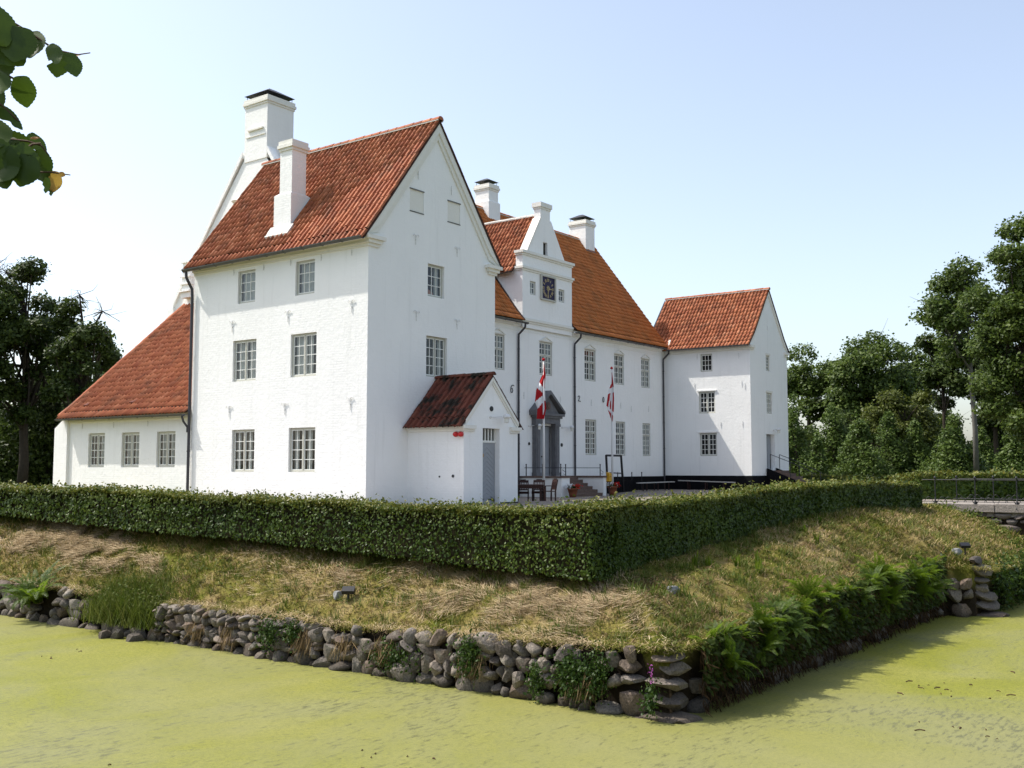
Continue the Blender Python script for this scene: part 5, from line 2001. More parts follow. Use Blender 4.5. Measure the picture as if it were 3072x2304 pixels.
def lay(P, s0, s1, topf, w0, h0, seed, chink=.5, skip=None, z0=-2.46):
    """courses of unequal stones on the path P(s)->(x, y, normal angle); chinking stones fill the joints"""
    rs = random.Random(seed)
    z = z0
    row = 0
    while z < -1.1:
        s = s0 + rs.uniform(-.15, .05)
        hh = h0 * rs.uniform(.8, 1.25) * (1.35 if row == 0 else 1)
        while s < s1:
            w_ = w0 * rs.choice([.5, .65, .8, .95, 1.1, 1.35]) * rs.uniform(.85, 1.15) * (1.25 if row == 0 else 1)
            h_ = min(hh * rs.uniform(.75, 1.35), w_ * 1.25)
            zc = z + hh / 2 + rs.uniform(-.045, .045)
            sc = s + w_ / 2
            if zc + h_ * .30 < topf(sc) and not (skip and skip(sc, zc)):
                x, y, a = P(sc)
                rr = rs.uniform(-.05, .05)
                put_stone(wall, (x + math.cos(a) * rr, y + math.sin(a) * rr, zc), rs.uniform(.13, .19), w_ * .57, h_ * .63, (rs.gauss(0, .28), rs.gauss(0, .10), a + math.pi + rs.gauss(0, .12)))
                if rs.random() < chink:
                    zz = zc + h_ * .5 * rs.choice((-1, 1))
                    if zz < topf(sc) - .03:
                        put_stone(wall, (x, y, zz), .12, rs.uniform(.05, .10), rs.uniform(.04, .07), (rs.gauss(0, .6), rs.gauss(0, .3), a + math.pi))
            s += w_ * .96
        z += hh * .93
        row += 1


topw = lambda y: float(H(-10.66, y)) + .10
tops = lambda x: float(H(x, float(south(x)) + .16)) + .02
PW = lambda y: (-10.88 + .03 * math.sin(y * 1.7), y, math.pi)
PS = lambda x: (x, -16.66, -math.pi / 2)
lay(PW, -15.2, -9.6, topw, .30, .205, 1, .35)
lay(PW, -9.6, -4.9, topw, .235, .160, 2, .30)
lay(PW, -4.9, -2.9, lambda y: -2.12, .42, .26, 3, 0)
lay(PW, -2.5, 3.6, topw, .38, .26, 4, .2, lambda y, z: -1.0 < y < -.2 and z > -2.2)
lay(PS, -9.6, 2.2, lambda x: -2.12, .50, .26, 5, 0)
# near corner: flat boulders laid header over stretcher
for (x, y, z, sx, sy, sz) in ((-10.52, -16.42, -2.36, .46, .50, .125), (-10.58, -16.40, -2.10, .36, .34, .165), (-10.62, -16.44, -1.86, .34, .30, .115), (-10.56, -16.46, -1.67, .30, .30, .105), (-10.60, -16.42, -1.515, .30, .25, .075),
                              (-10.80, -15.98, -2.14, .19, .25, .22), (-10.83, -15.98, -1.83, .17, .22, .10), (-10.84, -15.72, -1.90, .16, .15, .12), (-10.84, -15.92, -1.66, .16, .23, .10), (-10.86, -15.70, -1.55, .14, .11, .15),
                              (-10.86, -15.98, -1.48, .15, .13, .13), (-10.84, -15.60, -2.30, .20, .27, .14), (-10.84, -16.12, -2.40, .2, .34, .10), (-10.80, -15.45, -1.72, .16, .14, .11), (-9.95, -16.56, -2.30, .40, .17, .17), (-9.92, -16.54, -1.98, .28, .15, .14)):
    put_stone(wall, (x, y, z), sx, sy, sz, (random.gauss(0, .05), random.gauss(0, .05), random.gauss(0, .10)))
# the pier of stacked slabs by the bridge and the rubble beside it
cz = -2.46
for i, (w_, h_) in enumerate(((1.15, .22), (.80, .25), (.74, .24), (.60, .19), (.56, .20), (.66, .28), (.30, .20))):
    put_stone(wall, (3.22, -17.52 + .02 * i, cz + h_ / 2), .40, w_ * .54, h_ * .60, (random.gauss(0, .04), random.gauss(0, .04), random.gauss(0, .08)))
    cz += h_ * .93
PD_ = lambda y: (2.08 + .95 * float(np.interp(-y, [16.7, 16.95, 17.2, 17.45, 17.7], [0, .33, .5, .67, 1.])), y, math.pi - .35)
lay(PD_, -17.45, -16.5, lambda y: -1.42, .42, .30, 6, .3)
mb = MB()
ys_ = np.linspace(-16.55, 12, 60)
for a, b in zip(ys_, ys_[1:]):
    mb.poly([(-10.77, a, -2.6), (-10.77, b, -2.6), (-10.73, b, topw(b) - .04), (-10.73, a, topw(a) - .04)])
xs_ = np.linspace(-10.73, 2.3, 40)
for a, b in zip(xs_, xs_[1:]):
    mb.poly([(a, -16.57, -2.6), (b, -16.57, -2.6), (b, -16.53, tops(b)), (a, -16.53, tops(a))])
mb.build('earth_backing', M['earth'], wall)

o = put_stone(None, (-11.42, -3.75, -2.30), .20, .15, .12)
tag(o, 'brown stone breaking the duckweed, smaller one away from the wall', 'stone', 'stones lying in the moat')
o = put_stone(None, (-11.30, -4.02, -2.28), .15, .14, .15)
tag(o, 'rounded brown stone breaking the duckweed, beside its flatter twin', 'stone', 'stones lying in the moat')
o = put_stone(None, (-11.25, -4.55, -2.31), .26, .22, .12)
tag(o, 'low stone in the water just before the stone wall begins', 'stone', 'stones lying in the moat')
pale = bpy.data.meshes.new_from_object(bpy.data.objects[o.name])
pale.materials.clear()
pale.materials.append(mat_plain('pale_boulder', (.24, .24, .235), .85, .2, var=.25, scale=9, bump=.5))
for loc, s, lb in (((-10.13, -9.26, -1.21), (.13, .13, .10), 'pale boulder on the grass above the stone wall, by the dark lamp'),
                   ((-8.70, -15.50, -.82), (.15, .15, .085), 'grey boulder in the grass below the hedge corner'),
                   ((3.25, -16.95, -.88), (.15, .17, .10), 'small grey boulder in the grass near the bridge')):
    o = bpy.data.objects.new('boulder', pale)
    COL.objects.link(o)
    o.location = loc
    o.scale = s
    tag(o, lb, 'stone', 'boulders on the grass bank')


def flood(loc, label):
    e = empty('floodlight', loc, label, 'floodlight', 'floodlights hidden in the bank')
    x, y, z = loc
    mb = MB()
    mb.tube([(x, y, z - .1), (x, y, z + .16)], .022, 6)
    mb.build('stake', M['iron'], e)
    mb = MB()
    c = Vector((x, y, z + .22))
    q = Vector((.15, .10, .0))
    f = Vector((.8, .55, .45)).normalized() * .075
    r = Vector((-.55, .8, 0)).normalized() * .115
    u = f.cross(r).normalized() * .035
    mb.hexa([c - f - r - u, c + f - r - u * 1.4, c + f + r - u * 1.4, c - f + r - u, c - f - r + u, c + f - r + u * 1.4, c + f + r + u * 1.4, c - f + r + u])
    mb.build('lamp_housing', M['iron'], e)
    return e


flood((-10.20, -9.62, -1.30), 'dark floodlight on a stake in the grass beside a pale boulder')
flood((3.95, -17.0, -.98), 'dark floodlight in the grass near the bridge')

for (x, y, zt_, lb) in ((-8.88, -6.33, .54, 'thin grey post standing before the long hedge, below the second wing window'), (-8.88, 4.75, .60, 'thin grey post before the hedge, near the dark trees')):
    z0 = float(H(x, y))
    e = empty('hedge_lamp', (x, y, z0), lb, 'post', 'thin posts along the hedge')
    mb = MB()
    mb.tube([(x, y, z0 - .1), (x + .02, y, zt_ - .10)], .022, 7)
    mb.build('post', M['zinc'], e)
    mb = MB()
    mb.lathe((x + .02, y, zt_ - .16), [(.03, 0), (.045, .06), (.045, .11), (.085, .12), (.07, .15), (.02, .165)], 10)
    mb.build('lamp_head', M['zinc'], e)


# ------------------------------------------------------------------ bridge
bridge = empty('bridge', (13.5, -20, -.6), 'stone bridge over the moat with a pale coping', 'bridge')
BX0, BX1, BY0, BY1 = 11.5, 15.6, -13.6, -26.
mb = MB()
mb.box(BX0 + .12, BY1, -.35, BX1 - .1, BY0, .03)
mb.build('deck', M['gravel'], bridge)
mb = MB()
mb.box(BX0 + .14, BY1, -3.0, BX1 - .1, BY0, -.352)
mb.build('core', M['earth'], bridge)
ccol = mat_stone('coping_granite', [(.26, .23, .21), (.22, .195, .18), (.29, .26, .235)])
y = BY0
while y > BY1:
    l = random.uniform(1.1, 1.7)
    mb = MB()
    j = random.uniform(-.01, .01)
    mb.box(BX0 - .03 + j, y, -.20, BX0 + .45, y - l + .015, .035 + j)
    mb.build('coping_stone', ccol, bridge)
    mb = MB()
    mb.box(BX1 - .45, y, -.20, BX1 + .03, y - l + .015, .035)
    mb.build('coping_stone', ccol, bridge)
    y -= l
z = -.23
while z > -2.4:
    h_ = random.uniform(.14, .20) if z > -.5 else random.uniform(.26, .42)
    y = BY0 - .2
    while y > -19.5:
        l = random.uniform(.35, .7) * (1.6 if h_ > .22 else 1.1)
        put_stone(bridge, (BX0 + .13 + random.uniform(-.03, .03), y - l / 2, z - h_ / 2), .16, l * .54, h_ * .56, (random.gauss(0, .03), random.gauss(0, .04), random.gauss(0, .04)), GST)
        y -= l
    z -= h_ * .97

for side, x, lb in ((0, BX0 + .12, 'black iron railing on the near edge of the bridge'), (1, BX1 - .12, 'black iron railing on the far edge of the bridge')):
    rail = empty('bridge_railing', (x, -17, .03), lb, 'railing', 'railings of the bridge')
    y = -14.31 if side == 0 else -14.03
    k = 0
    while y > -24:
        mb = MB()
        mb.tube([(x, y, 0), (x, y, .84)], .018, 6)
        mb.lathe((x, y, .83), [(.03, 0), (.04, .03), (.03, .06), (.006, .09)], 8)
        if k % 1 == 0 and side == 0:
            mb.box(x - .045, y - .045, .02, x + .045, y + .045, .12)
            mb.tube([(x - .16, y, -.10), (x - .10, y, .02), (x - .02, y, .22)], .016, 5)
        mb.build('post', M['iron'], rail)
        y -= 1.22
        k += 1
    for z in (.80,):
        mb = MB()
        mb.tube([(x, -13.9, z), (x, -24, z)], .014, 6)
        mb.build('rail', M['iron'], rail)
    mb = MB()
    y = -14.31
    while y > -23.5:
        for s in (-1, 1):
            pts_ = [(x, y + s * (.05 + .05 * q), .06 + .19 * math.sin(q * .5)) for q in range(7)]
            mb.tube(pts_, .009, 4)
        y -= 1.22 / 2
    mb.tube([(x, -13.9, .10), (x, -24, .10)], .011, 5)
    mb.build('scrollwork', M['iron'], rail)


# ------------------------------------------------------------------ plants on the banks
def fern_mesh(seed, nf=22, ln=.75):
    r = np.random.default_rng(seed)
    P, D, U, L, W = [], [], [], [], []
    for i in range(nf):
        a = 2 * np.pi * (i + r.uniform(-.3, .3)) / nf
        hd = np.array([np.cos(a), np.sin(a), 0])
        sd = np.array([-np.sin(a), np.cos(a), 0])
        l = ln * r.uniform(.7, 1.15)
        lean = r.uniform(.5, 1.15)
        n = 24
        prev = np.zeros(3)
        ang = 1.35 - .2 * lean
        for k in range(n):
            ang -= lean * 1.9 / n * (.4 + 1.2 * k / n)
            st = (hd * np.cos(ang) + np.array([0, 0, 1]) * np.sin(ang))
            p = prev + st * l / n
            t = k / n
            pl = .150 * ln * np.sin(np.pi * min(1, .14 + t * .86)) ** .7 * (1.1 - t * .55) + .008
            for s in (-1, 1):
                dd = unit(sd * s + st * .55 + np.array([0, 0, -.12]) + r.normal(0, .07, 3))
                P.append(p); D.append(dd); U.append(unit(np.cross(dd, np.cross(st, sd) + r.normal(0, .12, 3)))); L.append(pl); W.append(l / n * .95)
            P.append(prev); D.append(st); U.append(sd); L.append(l / n * 1.1); W.append(.010)
            prev = p
    V, T = leaf_quads(np.array(P), np.array(D), np.array(U), np.array(L), np.array(W), .08)
    me = bpy.data.meshes.new('fern')
    me.from_pydata(V.tolist(), [], T.tolist())
    me.materials.append(M['fern'])
    return me


FERNS = [fern_mesh(i, 22 + 2 * i, .78) for i in range(4)]
fern_src = []
for me in FERNS:
    fern_src.append(me)


def fern(loc, s, label, group='ferns along the overgrown moat edge', k=None, tilt=(0, 0)):
    o = bpy.data.objects.new('fern', fern_src[random.randrange(4) if k is None else k])
    COL.objects.link(o)
    o.location = loc
    o.rotation_euler = (tilt[0], tilt[1], random.uniform(0, 6.3))
    o.scale = (s, s, s * random.uniform(.85, 1.1))
    return tag(o, label, 'fern', group)


ORD = ['first', 'second', 'third', 'fourth', 'fifth', 'sixth', 'seventh', 'eighth', 'ninth', 'tenth', 'eleventh', 'twelfth', 'thirteenth', 'fourteenth', 'fifteenth',
       'sixteenth', 'seventeenth', 'eighteenth', 'nineteenth', 'twentieth', 'twenty-first', 'twenty-second', 'twenty-third', 'twenty-fourth', 'twenty-fifth', 'twenty-sixth']
FX = [-9.85 + .46 * i for i in range(26)]
low_i = 0
for i, x in enumerate(FX):
    x += random.uniform(-.14, .14)
    s = random.choice([.50, .62, .72, .86]) * random.uniform(.9, 1.15)
    fern((x, -16.70 - random.uniform(0, .12), float(H(x, -16.4)) - random.uniform(.10, .36)), s, ORD[i] + ' fern from the corner boulders, in the upper row at the grass edge', tilt=(random.uniform(.25, .7), random.uniform(-.25, .25)))
    if i % 4 != 2:
        x2 = x + random.uniform(.1, .34)
        fern((x2, -16.82, float(H(x2, -16.4)) - random.uniform(.40, .66)), s * random.uniform(.8, 1.15), ORD[low_i] + ' fern from the corner boulders, hanging lower down near the duckweed', tilt=(random.uniform(.5, .95), random.uniform(-.3, .3)))
        low_i += 1
fern((-10.95, -.35, -1.95), 1.35, 'big fern growing out of the stone wall by the far left', None, 0, (0, -.35))
fern((-11.02, .10, -2.0), 1.0, 'smaller fern beside the big one on the left wall', None, 1, (0, -.35))


def clump(name, label, cat, group, pos, spread, n, lf, mat, down=.5, out=(-1, 0, 0), aspect=.62):
    P = np.array(pos) + RNG.normal(size=(n, 3)) * np.array(spread)
    dd = unit(rand_unit(n) + np.array([out[0] * .5, out[1] * .5, -down]))
    uu = unit(np.cross(dd, np.array(out) + RNG.normal(0, .5, (n, 3))))
    L = lf * RNG.uniform(.6, 1.4, n)
    V, T = leaf_quads(P, dd, uu, L, L * aspect, .12)
    o = np_mesh(name, V, T, mat)
    return tag(o, label, cat, group)


def stalks(name, label, cat, group, pos, n, h, r, mat, wid=.014, lean=.45, up=1.):
    p = np.array(pos) + np.concatenate([RNG.normal(size=(n, 2)) * r, np.zeros((n, 1))], 1)
    o = blades(name, p, h, wid, mat, lean, stuff=False, up=up)
    return tag(o, label, cat, group)


gcr = 'creepers hanging over the stone wall'
for y, z, sy, sz, n, lb in ((-8.45, -1.86, .16, .15, 330, 'green creeper on the stone wall, furthest from the corner boulders'),
                            (-9.07, -1.78, .10, .11, 200, 'small creeper close to the far hanging one'),
                            (-11.5, -1.98, .26, .13, 300, 'thin broad-leaved creeper hanging midway along the stone wall'),
                            (-13.15, -1.78, .12, .16, 380, 'dark green creeper hanging from the wall top, above a large boulder'),
                            (-14.45, -2.0, .07, .15, 170, 'narrow trailing creeper between two pale stones'),
                            (-15.15, -1.86, .17, .15, 800, 'large bushy creeper next to the corner boulders'),
                            (-15.55, -1.78, .08, .16, 260, 'leafy creeper squeezed between the bushy one and the corner boulders'),
                            (-16.40, -2.02, .06, .12, 110, 'sparse trailing weed on the corner boulders')):
    clump('creeper', lb, 'plant', gcr, (-11.03, y, z), (.06, sy, sz), int(n * 2.3), .055, M['ivy'])
for y, h_, n, lb in ((-2.75, .62, 260, 'green tuft at the gap in the stone wall, nearest the big fern'), (-3.25, .75, 330, 'tall green tuft in the gap of the stone wall'),
                     (-3.75, .72, 330, 'tall yellow-green tuft in the gap of the stone wall'), (-4.25, .66, 300, 'bushy tuft beside the stones in the water'), (-4.7, .5, 220, 'low tuft where the stone wall begins again')):
    stalks('grass_tuft', lb, 'grass tuft', 'green tufts in the gap of the moat wall', (-10.84, y, -2.10), n * 2, h_ * .95, .20, M['reed'], .014, .75, .8)
    clump('leafy_weed', 'leafy weed among the tufts, ' + lb.split(',')[0], 'plant', 'leafy weeds among the tufts', (-10.72, y + .1, -1.72), (.20, .22, .17), 620, .055, M['reed'], .0)  # loose leaves of a low weed, no woody bush
gd = 'dry stalks hanging down the stone wall'
for k_, (y, z, n) in enumerate(((-7.2, -1.9, 60), (-9.3, -1.8, 130), (-11.3, -1.75, 130), (-13.2, -1.75, 80), (-15.3, -1.8, 150), (-6.2, -1.9, 70), (-10.3, -1.8, 70))):
    p = np.array([-10.98, y, z]) + RNG.normal(size=(n, 3)) * np.array([.03, .13, .07])
    d_ = unit(np.array([-.28, 0, -1]) + RNG.normal(0, .22, (n, 3)))
    V, T = leaf_quads(p, d_, unit(np.cross(d_, rand_unit(n))), .34 * RNG.uniform(.5, 1.4, n), .012, .1)
    tag(np_mesh('dry_stalks', V, T, M['dryroot']), 'dry brown stalks on the stone wall, ' + ORD[(5, 3, 1, 0, 2, 4, 6)[0] if 0 else sorted([-7.2, -9.3, -11.3, -13.2, -15.3, -6.2, -10.3]).index(y)] + ' bunch from the corner boulders', 'plant', gd)  # bunch of loose dead stalks, no climbing plant
n = 1700
y = np.clip(RNG.normal(-3.7, .8, n), -5.4, -2.0)
x = -10.70 + np.abs(RNG.normal(0, .24, n))
blades('gap_grass', np.stack([x, y, H(x, y)], 1), .30, .014, M['reed'], .8, up=.8)
# dead undergrowth under the ferns
n = 5200
x = RNG.uniform(-10.3, 2.6, n)
zt_ = np.array([float(H(a, -16.4)) for a in x])
p = np.stack([x, -16.74 - RNG.random(n) * .13, -2.25 + RNG.random(n) * (zt_ + 2.2)], 1)
d_ = unit(np.array([0, -.35, -1]) + RNG.normal(0, .35, (n, 3)))
V, T = leaf_quads(p, d_, unit(np.cross(d_, rand_unit(n))), .15 * RNG.uniform(.5, 1.5, n), .022, .1)
tag(np_mesh('undergrowth', V, T, M['deadfern']), kind='stuff')
n = 9000
x = RNG.uniform(-10.2, 2.6, n)
zt_ = np.array([float(H(a, -16.4)) for a in x])
p = np.stack([x, -16.76 - RNG.random(n) * .10, -2.0 + RNG.random(n) * (zt_ + 2.0)], 1)
d_ = unit(np.array([0, -.6, -.4]) + RNG.normal(0, .45, (n, 3)))
V, T = leaf_quads(p, d_, unit(np.cross(d_, rand_unit(n))), .10 * RNG.uniform(.6, 1.5, n), .06, .1)
tag(np_mesh('undergrowth', V, T, M['darktree']), kind='stuff')
# herbs at the foot of the bridge wall
for i, (x, y) in enumerate(((10.9, -15.4), (10.6, -16.0), (10.2, -16.5), (9.6, -17.0), (8.8, -17.3), (7.4, -17.4), (6.0, -17.5), (11.0, -14.8))):
    clump('leafy_weed', ORD[(1, 2, 3, 4, 5, 6, 7, 0)[i]] + ' low herb below the bridge coping, counted downhill', 'plant', 'weeds by the bridge foot', (x, y, float(H(x, y)) + .08), (.32, .20, .07), 190, .075, M['reed'], -.3)  # soft ground herb, no woody bush
for i, (x, y, lb) in enumerate(((4.6, -17.75, 'bush on the moat edge right of the stacked slabs'), (6.2, -17.8, 'bush overhanging the moat at the bridge foot'), (8., -17.85, 'bush in the corner between bank and bridge'))):
    clump('bush', lb, 'bush', 'bushes on the moat edge', (x, y, -1.75), (.5, .14, .32), 900, .10, M['ivy'], .3, (0, -1, 0))
e = empty('purple_flower', (-11.0, -16.42, -1.95), 'single purple flower spike before the corner boulders', 'flower')
mb = MB()
mb.tube([(-10.98, -16.42, -2.05), (-11.05, -16.43, -1.85), (-11.08, -16.42, -1.58)], .007, 5)
mb.build('stem', M['ivy'], e)
n = 34
t = RNG.random(n)
P = np.stack([-11.06 - .02 * t, np.full(n, -16.425), -1.80 + .25 * t], 1) + RNG.normal(size=(n, 3)) * np.array([.018, .018, 0.01])
dd = rand_unit(n)
V, T = leaf_quads(P, dd, unit(np.cross(dd, rand_unit(n))), .034, .02)
np_mesh('blossoms', V, T, M['petalpurple'], e)
SPR = [(-6.85, -14.98, .22), (-6.55, -15.12, .18), (-6.0, -15.38, .22), (-5.33, -15.53, .24), (-5.83, -15.75, .24), (-.16, -14.8, .24), (-2.0, -15.41, .26), (-1.68, -15.03, .24)]
SPR = sorted(SPR)
for i, (x, y, h_) in enumerate(SPR):
    z0 = float(H(x, y))
    stalks('sprout', ORD[i] + ' light green sprout on the slope, counted from the near hedge corner', 'plant', 'light green sprouts on the slope', (x, y, z0), 16, h_, .03, M['fern'], .03, .35, 1.)
# twigs and dead leaves on the duckweed
tw = MB()
drifts = [(random.uniform(-18, -12.5), random.uniform(-19, 1)) for _ in range(9)] + [(random.uniform(-11, 4), random.uniform(-22, -18.3)) for _ in range(11)]
for i in range(170):
    cx, cy = random.choice(drifts)
    x, y = cx + random.gauss(0, .55), cy + random.gauss(0, .30)
    if x > -11.2 and y > -17.9: continue
    a = random.uniform(0, 3.14)
    l = random.choice([.025, .03, .04, .05, .07, .14])
    mb_p = [(x, y, -2.333), (x + math.cos(a) * l * .5, y + math.sin(a) * l * .5, -2.326), (x + math.cos(a + .4) * l, y + math.sin(a + .4) * l, -2.332)]
    tw.tube(mb_p, random.uniform(.004, .010), 4)
tag(tw.build('floating_twigs', M['twig']), kind='stuff')


# ------------------------------------------------------------------ trees
def tree(name, label, base, crown, nblob, nleaf, leaf, mat, bark='bark', trunk_r=.25, fork=.35, group=None, bare=0, conical=False, blob=(.24, .40), seed=0, low=None, branch_r=.05, gaps=0.):
    """crown: (dx, dy, zc, rx, ry, rz) ellipsoid relative to base"""
    r = np.random.default_rng(seed + 100)
    e = empty(name, base, label, 'tree', group)
    bx, by, bz = base
    dx, dy, zc, rx, ry, rz = crown
    c0 = np.array([bx + dx, by + dy, bz + zc])
    R_ = np.array([rx, ry, rz])
    cs, rs = [], []
    while len(cs) < nblob:
        u = r.normal(size=3)
        u /= np.linalg.norm(u)
        q = u * r.uniform(.35, .86)
        if conical:
            h = r.random() ** 1.5
            a = r.uniform(0, 6.283)
            rad = (1 - h) * r.uniform(.3, .8) + .03
            q = np.array([np.cos(a) * rad, np.sin(a) * rad, -1 + 2 * h * .97])
        cs.append(c0 + q * R_)
        f = r.uniform(*blob)
        if conical: f *= (1.15 - .75 * h)
        rs.append(np.array([rx, ry, min(rz, (rx + ry) * .5)]) * f * (np.array([1, 1, .75]) if not conical else np.array([1, 1, 1.3])))
    cs, rs = np.array(cs), np.array(rs)
    # wood
    tr = MB()
    top = np.array([bx + dx * .7, by + dy * .7, bz + zc + rz * .25])
    fk = np.array([bx, by, bz]) + (top - np.array([bx, by, bz])) * fork
    tr.tube([(bx, by, bz - .3), tuple(np.array([bx, by, bz]) * .5 + fk * .5 + r.normal(0, .1, 3) * np.array([1, 1, 0])), tuple(fk), tuple(top)], [trunk_r * 1.2, trunk_r, trunk_r * .85, trunk_r * .25], 8)
    for c in cs[::1]:
        if conical and r.random() < .6: continue
        s = fk + (top - fk) * r.uniform(0, .8)
        m_ = (s + c) / 2 + r.normal(0, .25, 3) + np.array([0, 0, -.3])
        tr.tube([tuple(s), tuple(m_), tuple(c)], [branch_r * 1.6, branch_r, branch_r * .4], 5, cap=False)
        for _ in range(3):
            tip = c + r.normal(size=3) * rs[0] * .8
            tr.tube([tuple(c), tuple((c + tip) / 2 + r.normal(0, .1, 3)), tuple(tip)], [branch_r * .5, branch_r * .3, branch_r * .12], 4, cap=False)
    for _ in range(bare):
        c = c0 + np.array([r.uniform(-.7, .7), r.uniform(-.7, .7), r.uniform(.55, .9)]) * R_
        tips = c + r.normal(size=(16, 3)) * np.array([.75, .75, .65])
        tr.tube([tuple(top), tuple((top + c) / 2 + r.normal(0, .2, 3)), tuple(c)], [branch_r * 1.4, branch_r, branch_r * .6], 5, cap=False)
        for t_ in tips:
            tr.tube([tuple(c), tuple((c + t_) / 2 + r.normal(0, .2, 3)), tuple(t_)], [branch_r * .3, branch_r * .2, branch_r * .08], 4, cap=False)
    tr.build('trunk', M[bark], e, True)
    # foliage
    wgt = (rs[:, 0] * rs[:, 2])
    nleaf = int(nleaf * 1.75)
    which = r.choice(len(cs), nleaf, p=wgt / wgt.sum())
    u = unit(r.normal(size=(nleaf, 3)))
    u[:, 2] = np.where(u[:, 2] < -.2, u[:, 2] * .6, u[:, 2])
    rad = r.uniform(.35, 1.06, nleaf) ** .6
    P = cs[which] + u * rad[:, None] * rs[which]
    # ragged outline: sprays that stick out
    P += unit(r.normal(size=(nleaf, 3))) * (np.abs(r.normal(0, .16, nleaf)) * rx * .42)[:, None]
    if gaps:
        keep = np.array([noise.noise(Vector(p * .55)) for p in P]) > (-.42 + gaps)
        P, u, which = P[keep], u[keep], which[keep]
    if low is not None:
        k = P[:, 2] > bz + low
        P, u, which = P[k], u[k], which[k]
    n = len(P)
    leaf = leaf * .78
    nn = unit(u * .55 + np.array([0, 0, .55]) + r.normal(0, .5, (n, 3)))
    dd = unit(np.cross(nn, unit(r.normal(size=(n, 3)))) + np.array([0, 0, -.15]))
    uu = unit(np.cross(dd, nn))
    L = leaf * r.uniform(.6, 1.4, n)
    V, T = leaf_quads(P - dd * (L * .5)[:, None], dd, uu, L, L * .72, .22)
    np_mesh('crown', V, T, M[mat], e)
    return e


def base_at(px, d, z=0.):
    v = at_depth(px, d, z)
    return (v.x, v.y, v.z)


PPM = 2264.


def ztop(py, d):
    return CAM[2] + (1012 - py) / PPM * d


def wm(px, d):
    return px / PPM * d


gt = 'trees beyond the moat'
# right: distant round crowns
tree('tree', 'rounded tree just right of the white tower, with sky showing through its crown', base_at(1748, 104), (0, 0, 8.4, 4.2, 4.2, 5.6), 20, 6500, .40, 'beech', trunk_r=.3, fork=.45, group=gt, seed=1, gaps=.12, low=3.2)
tree('tree', 'broad dense round-topped tree, largest of the middle wood', base_at(1872, 98), (0, 0, 8.9, 5.2, 5.2, 6.2), 34, 15000, .40, 'beech', trunk_r=.45, fork=.4, group=gt, seed=2, low=3.0)
tree('tree', 'dark tree merging with the broad round-topped one', base_at(1950, 102), (0, 0, 8.2, 4.4, 4.4, 6.2), 22, 8000, .40, 'beech', trunk_r=.4, fork=.4, group=gt, seed=3, low=2.6)
tree('tree', 'low yellowish tree below the dark wood', base_at(1955, 88), (0, 0, 5.6, 4.4, 3.0, 2.4), 16, 5200, .34, 'yellowtree', trunk_r=.2, fork=.4, group=gt, seed=4, low=2.4)
tree('tree', 'small yellowish tree under the round-topped crown', base_at(1885, 88), (0, 0, 4.6, 2.4, 2.4, 1.7), 10, 2600, .32, 'yellowtree', trunk_r=.18, fork=.4, group=gt, seed=14, low=2.2)
tree('tree', 'tall tree on a bare pale trunk', base_at(2106, 72), (-.35, .25, 11.7, 3.6, 3.4, 4.4), 30, 10500, .30, 'beech', bark='palebark', trunk_r=.17, fork=.6, group=gt, seed=5, gaps=.1)
tree('tree', 'dark thin-stemmed tree behind the pale trunk', base_at(2040, 84), (0, 0, 9.0, 2.4, 2.4, 5.2), 18, 6500, .34, 'darktree', trunk_r=.16, fork=.45, group=gt, seed=6, gaps=.08)
tree('tree', 'dark filler tree between the pale trunk and the huge beech', base_at(2150, 82), (0, 0, 7.4, 3.4, 3.4, 6.6), 22, 8500, .36, 'darktree', trunk_r=.2, fork=.4, group=gt, seed=7, low=1.)
tree('tree', 'huge beech at the edge of the picture, branches reaching low', base_at(2232, 56), (0, 0, 8.3, 3.3, 3.3, 8.4), 80, 38000, .25, 'beech', trunk_r=.45, fork=.35, group=gt, seed=8, blob=(.2, .36), gaps=.02)
tree('tree', 'tip of a distant tree peeping over the valley between main roof and tower roof', base_at(1417, 110), (0, 0, 14.2, 1.6, 1.6, 2.2), 10, 1500, .36, 'beech', trunk_r=.25, fork=.7, group=gt, seed=9)
# row of cone-shaped hornbeams
cones = [(1716, 82, 855, 60), (1763, 76, 930, 30), (1800, 84, 880, 62), (1858, 76, 905, 62), (1920, 80, 895, 55), (1975, 80, 915, 50), (2062, 74, 900, 66), (2118, 78, 925, 40), (2185, 66, 905, 48), (1690, 90, 870, 40), (2240, 66, 900, 50)]
for i, (px, d, py, hw) in enumerate(cones):
    h_ = ztop(py, d)
    rr = wm(hw, d)
    b = base_at(px, d)
    if i == 0: lb = 'pale green hornbeam against the white tower edge'
    elif i == 1: lb = 'smallest hornbeam of the row, slim and pale'
    elif i == 6: lb = 'hornbeam in front of the bare pale trunk'
    elif i == 8: lb = 'hornbeam below the huge beech, nearest the bridge'
    else: lb = {2: 'broad hornbeam between the slim pale one and the next cone', 3: 'hornbeam in front of the broadest round-topped tree', 4: 'hornbeam below the small yellowish tree', 5: 'hornbeam below the low yellowish tree', 7: 'hornbeam half hidden between pale trunk and huge beech', 9: 'hornbeam mostly hidden behind the white tower', 10: 'hornbeam cut by the right edge of the picture'}[i]
    tree('hornbeam', lb, b, (0, 0, h_ * .5, rr * 1.12, rr * 1.12, h_ * .52), 34, int(6500 * max(.5, hw / 60)), .25, 'lighttree', trunk_r=.12, fork=.5, group='cone-shaped hornbeams in a row', conical=True, blob=(.30, .46), seed=30 + i, branch_r=.025)
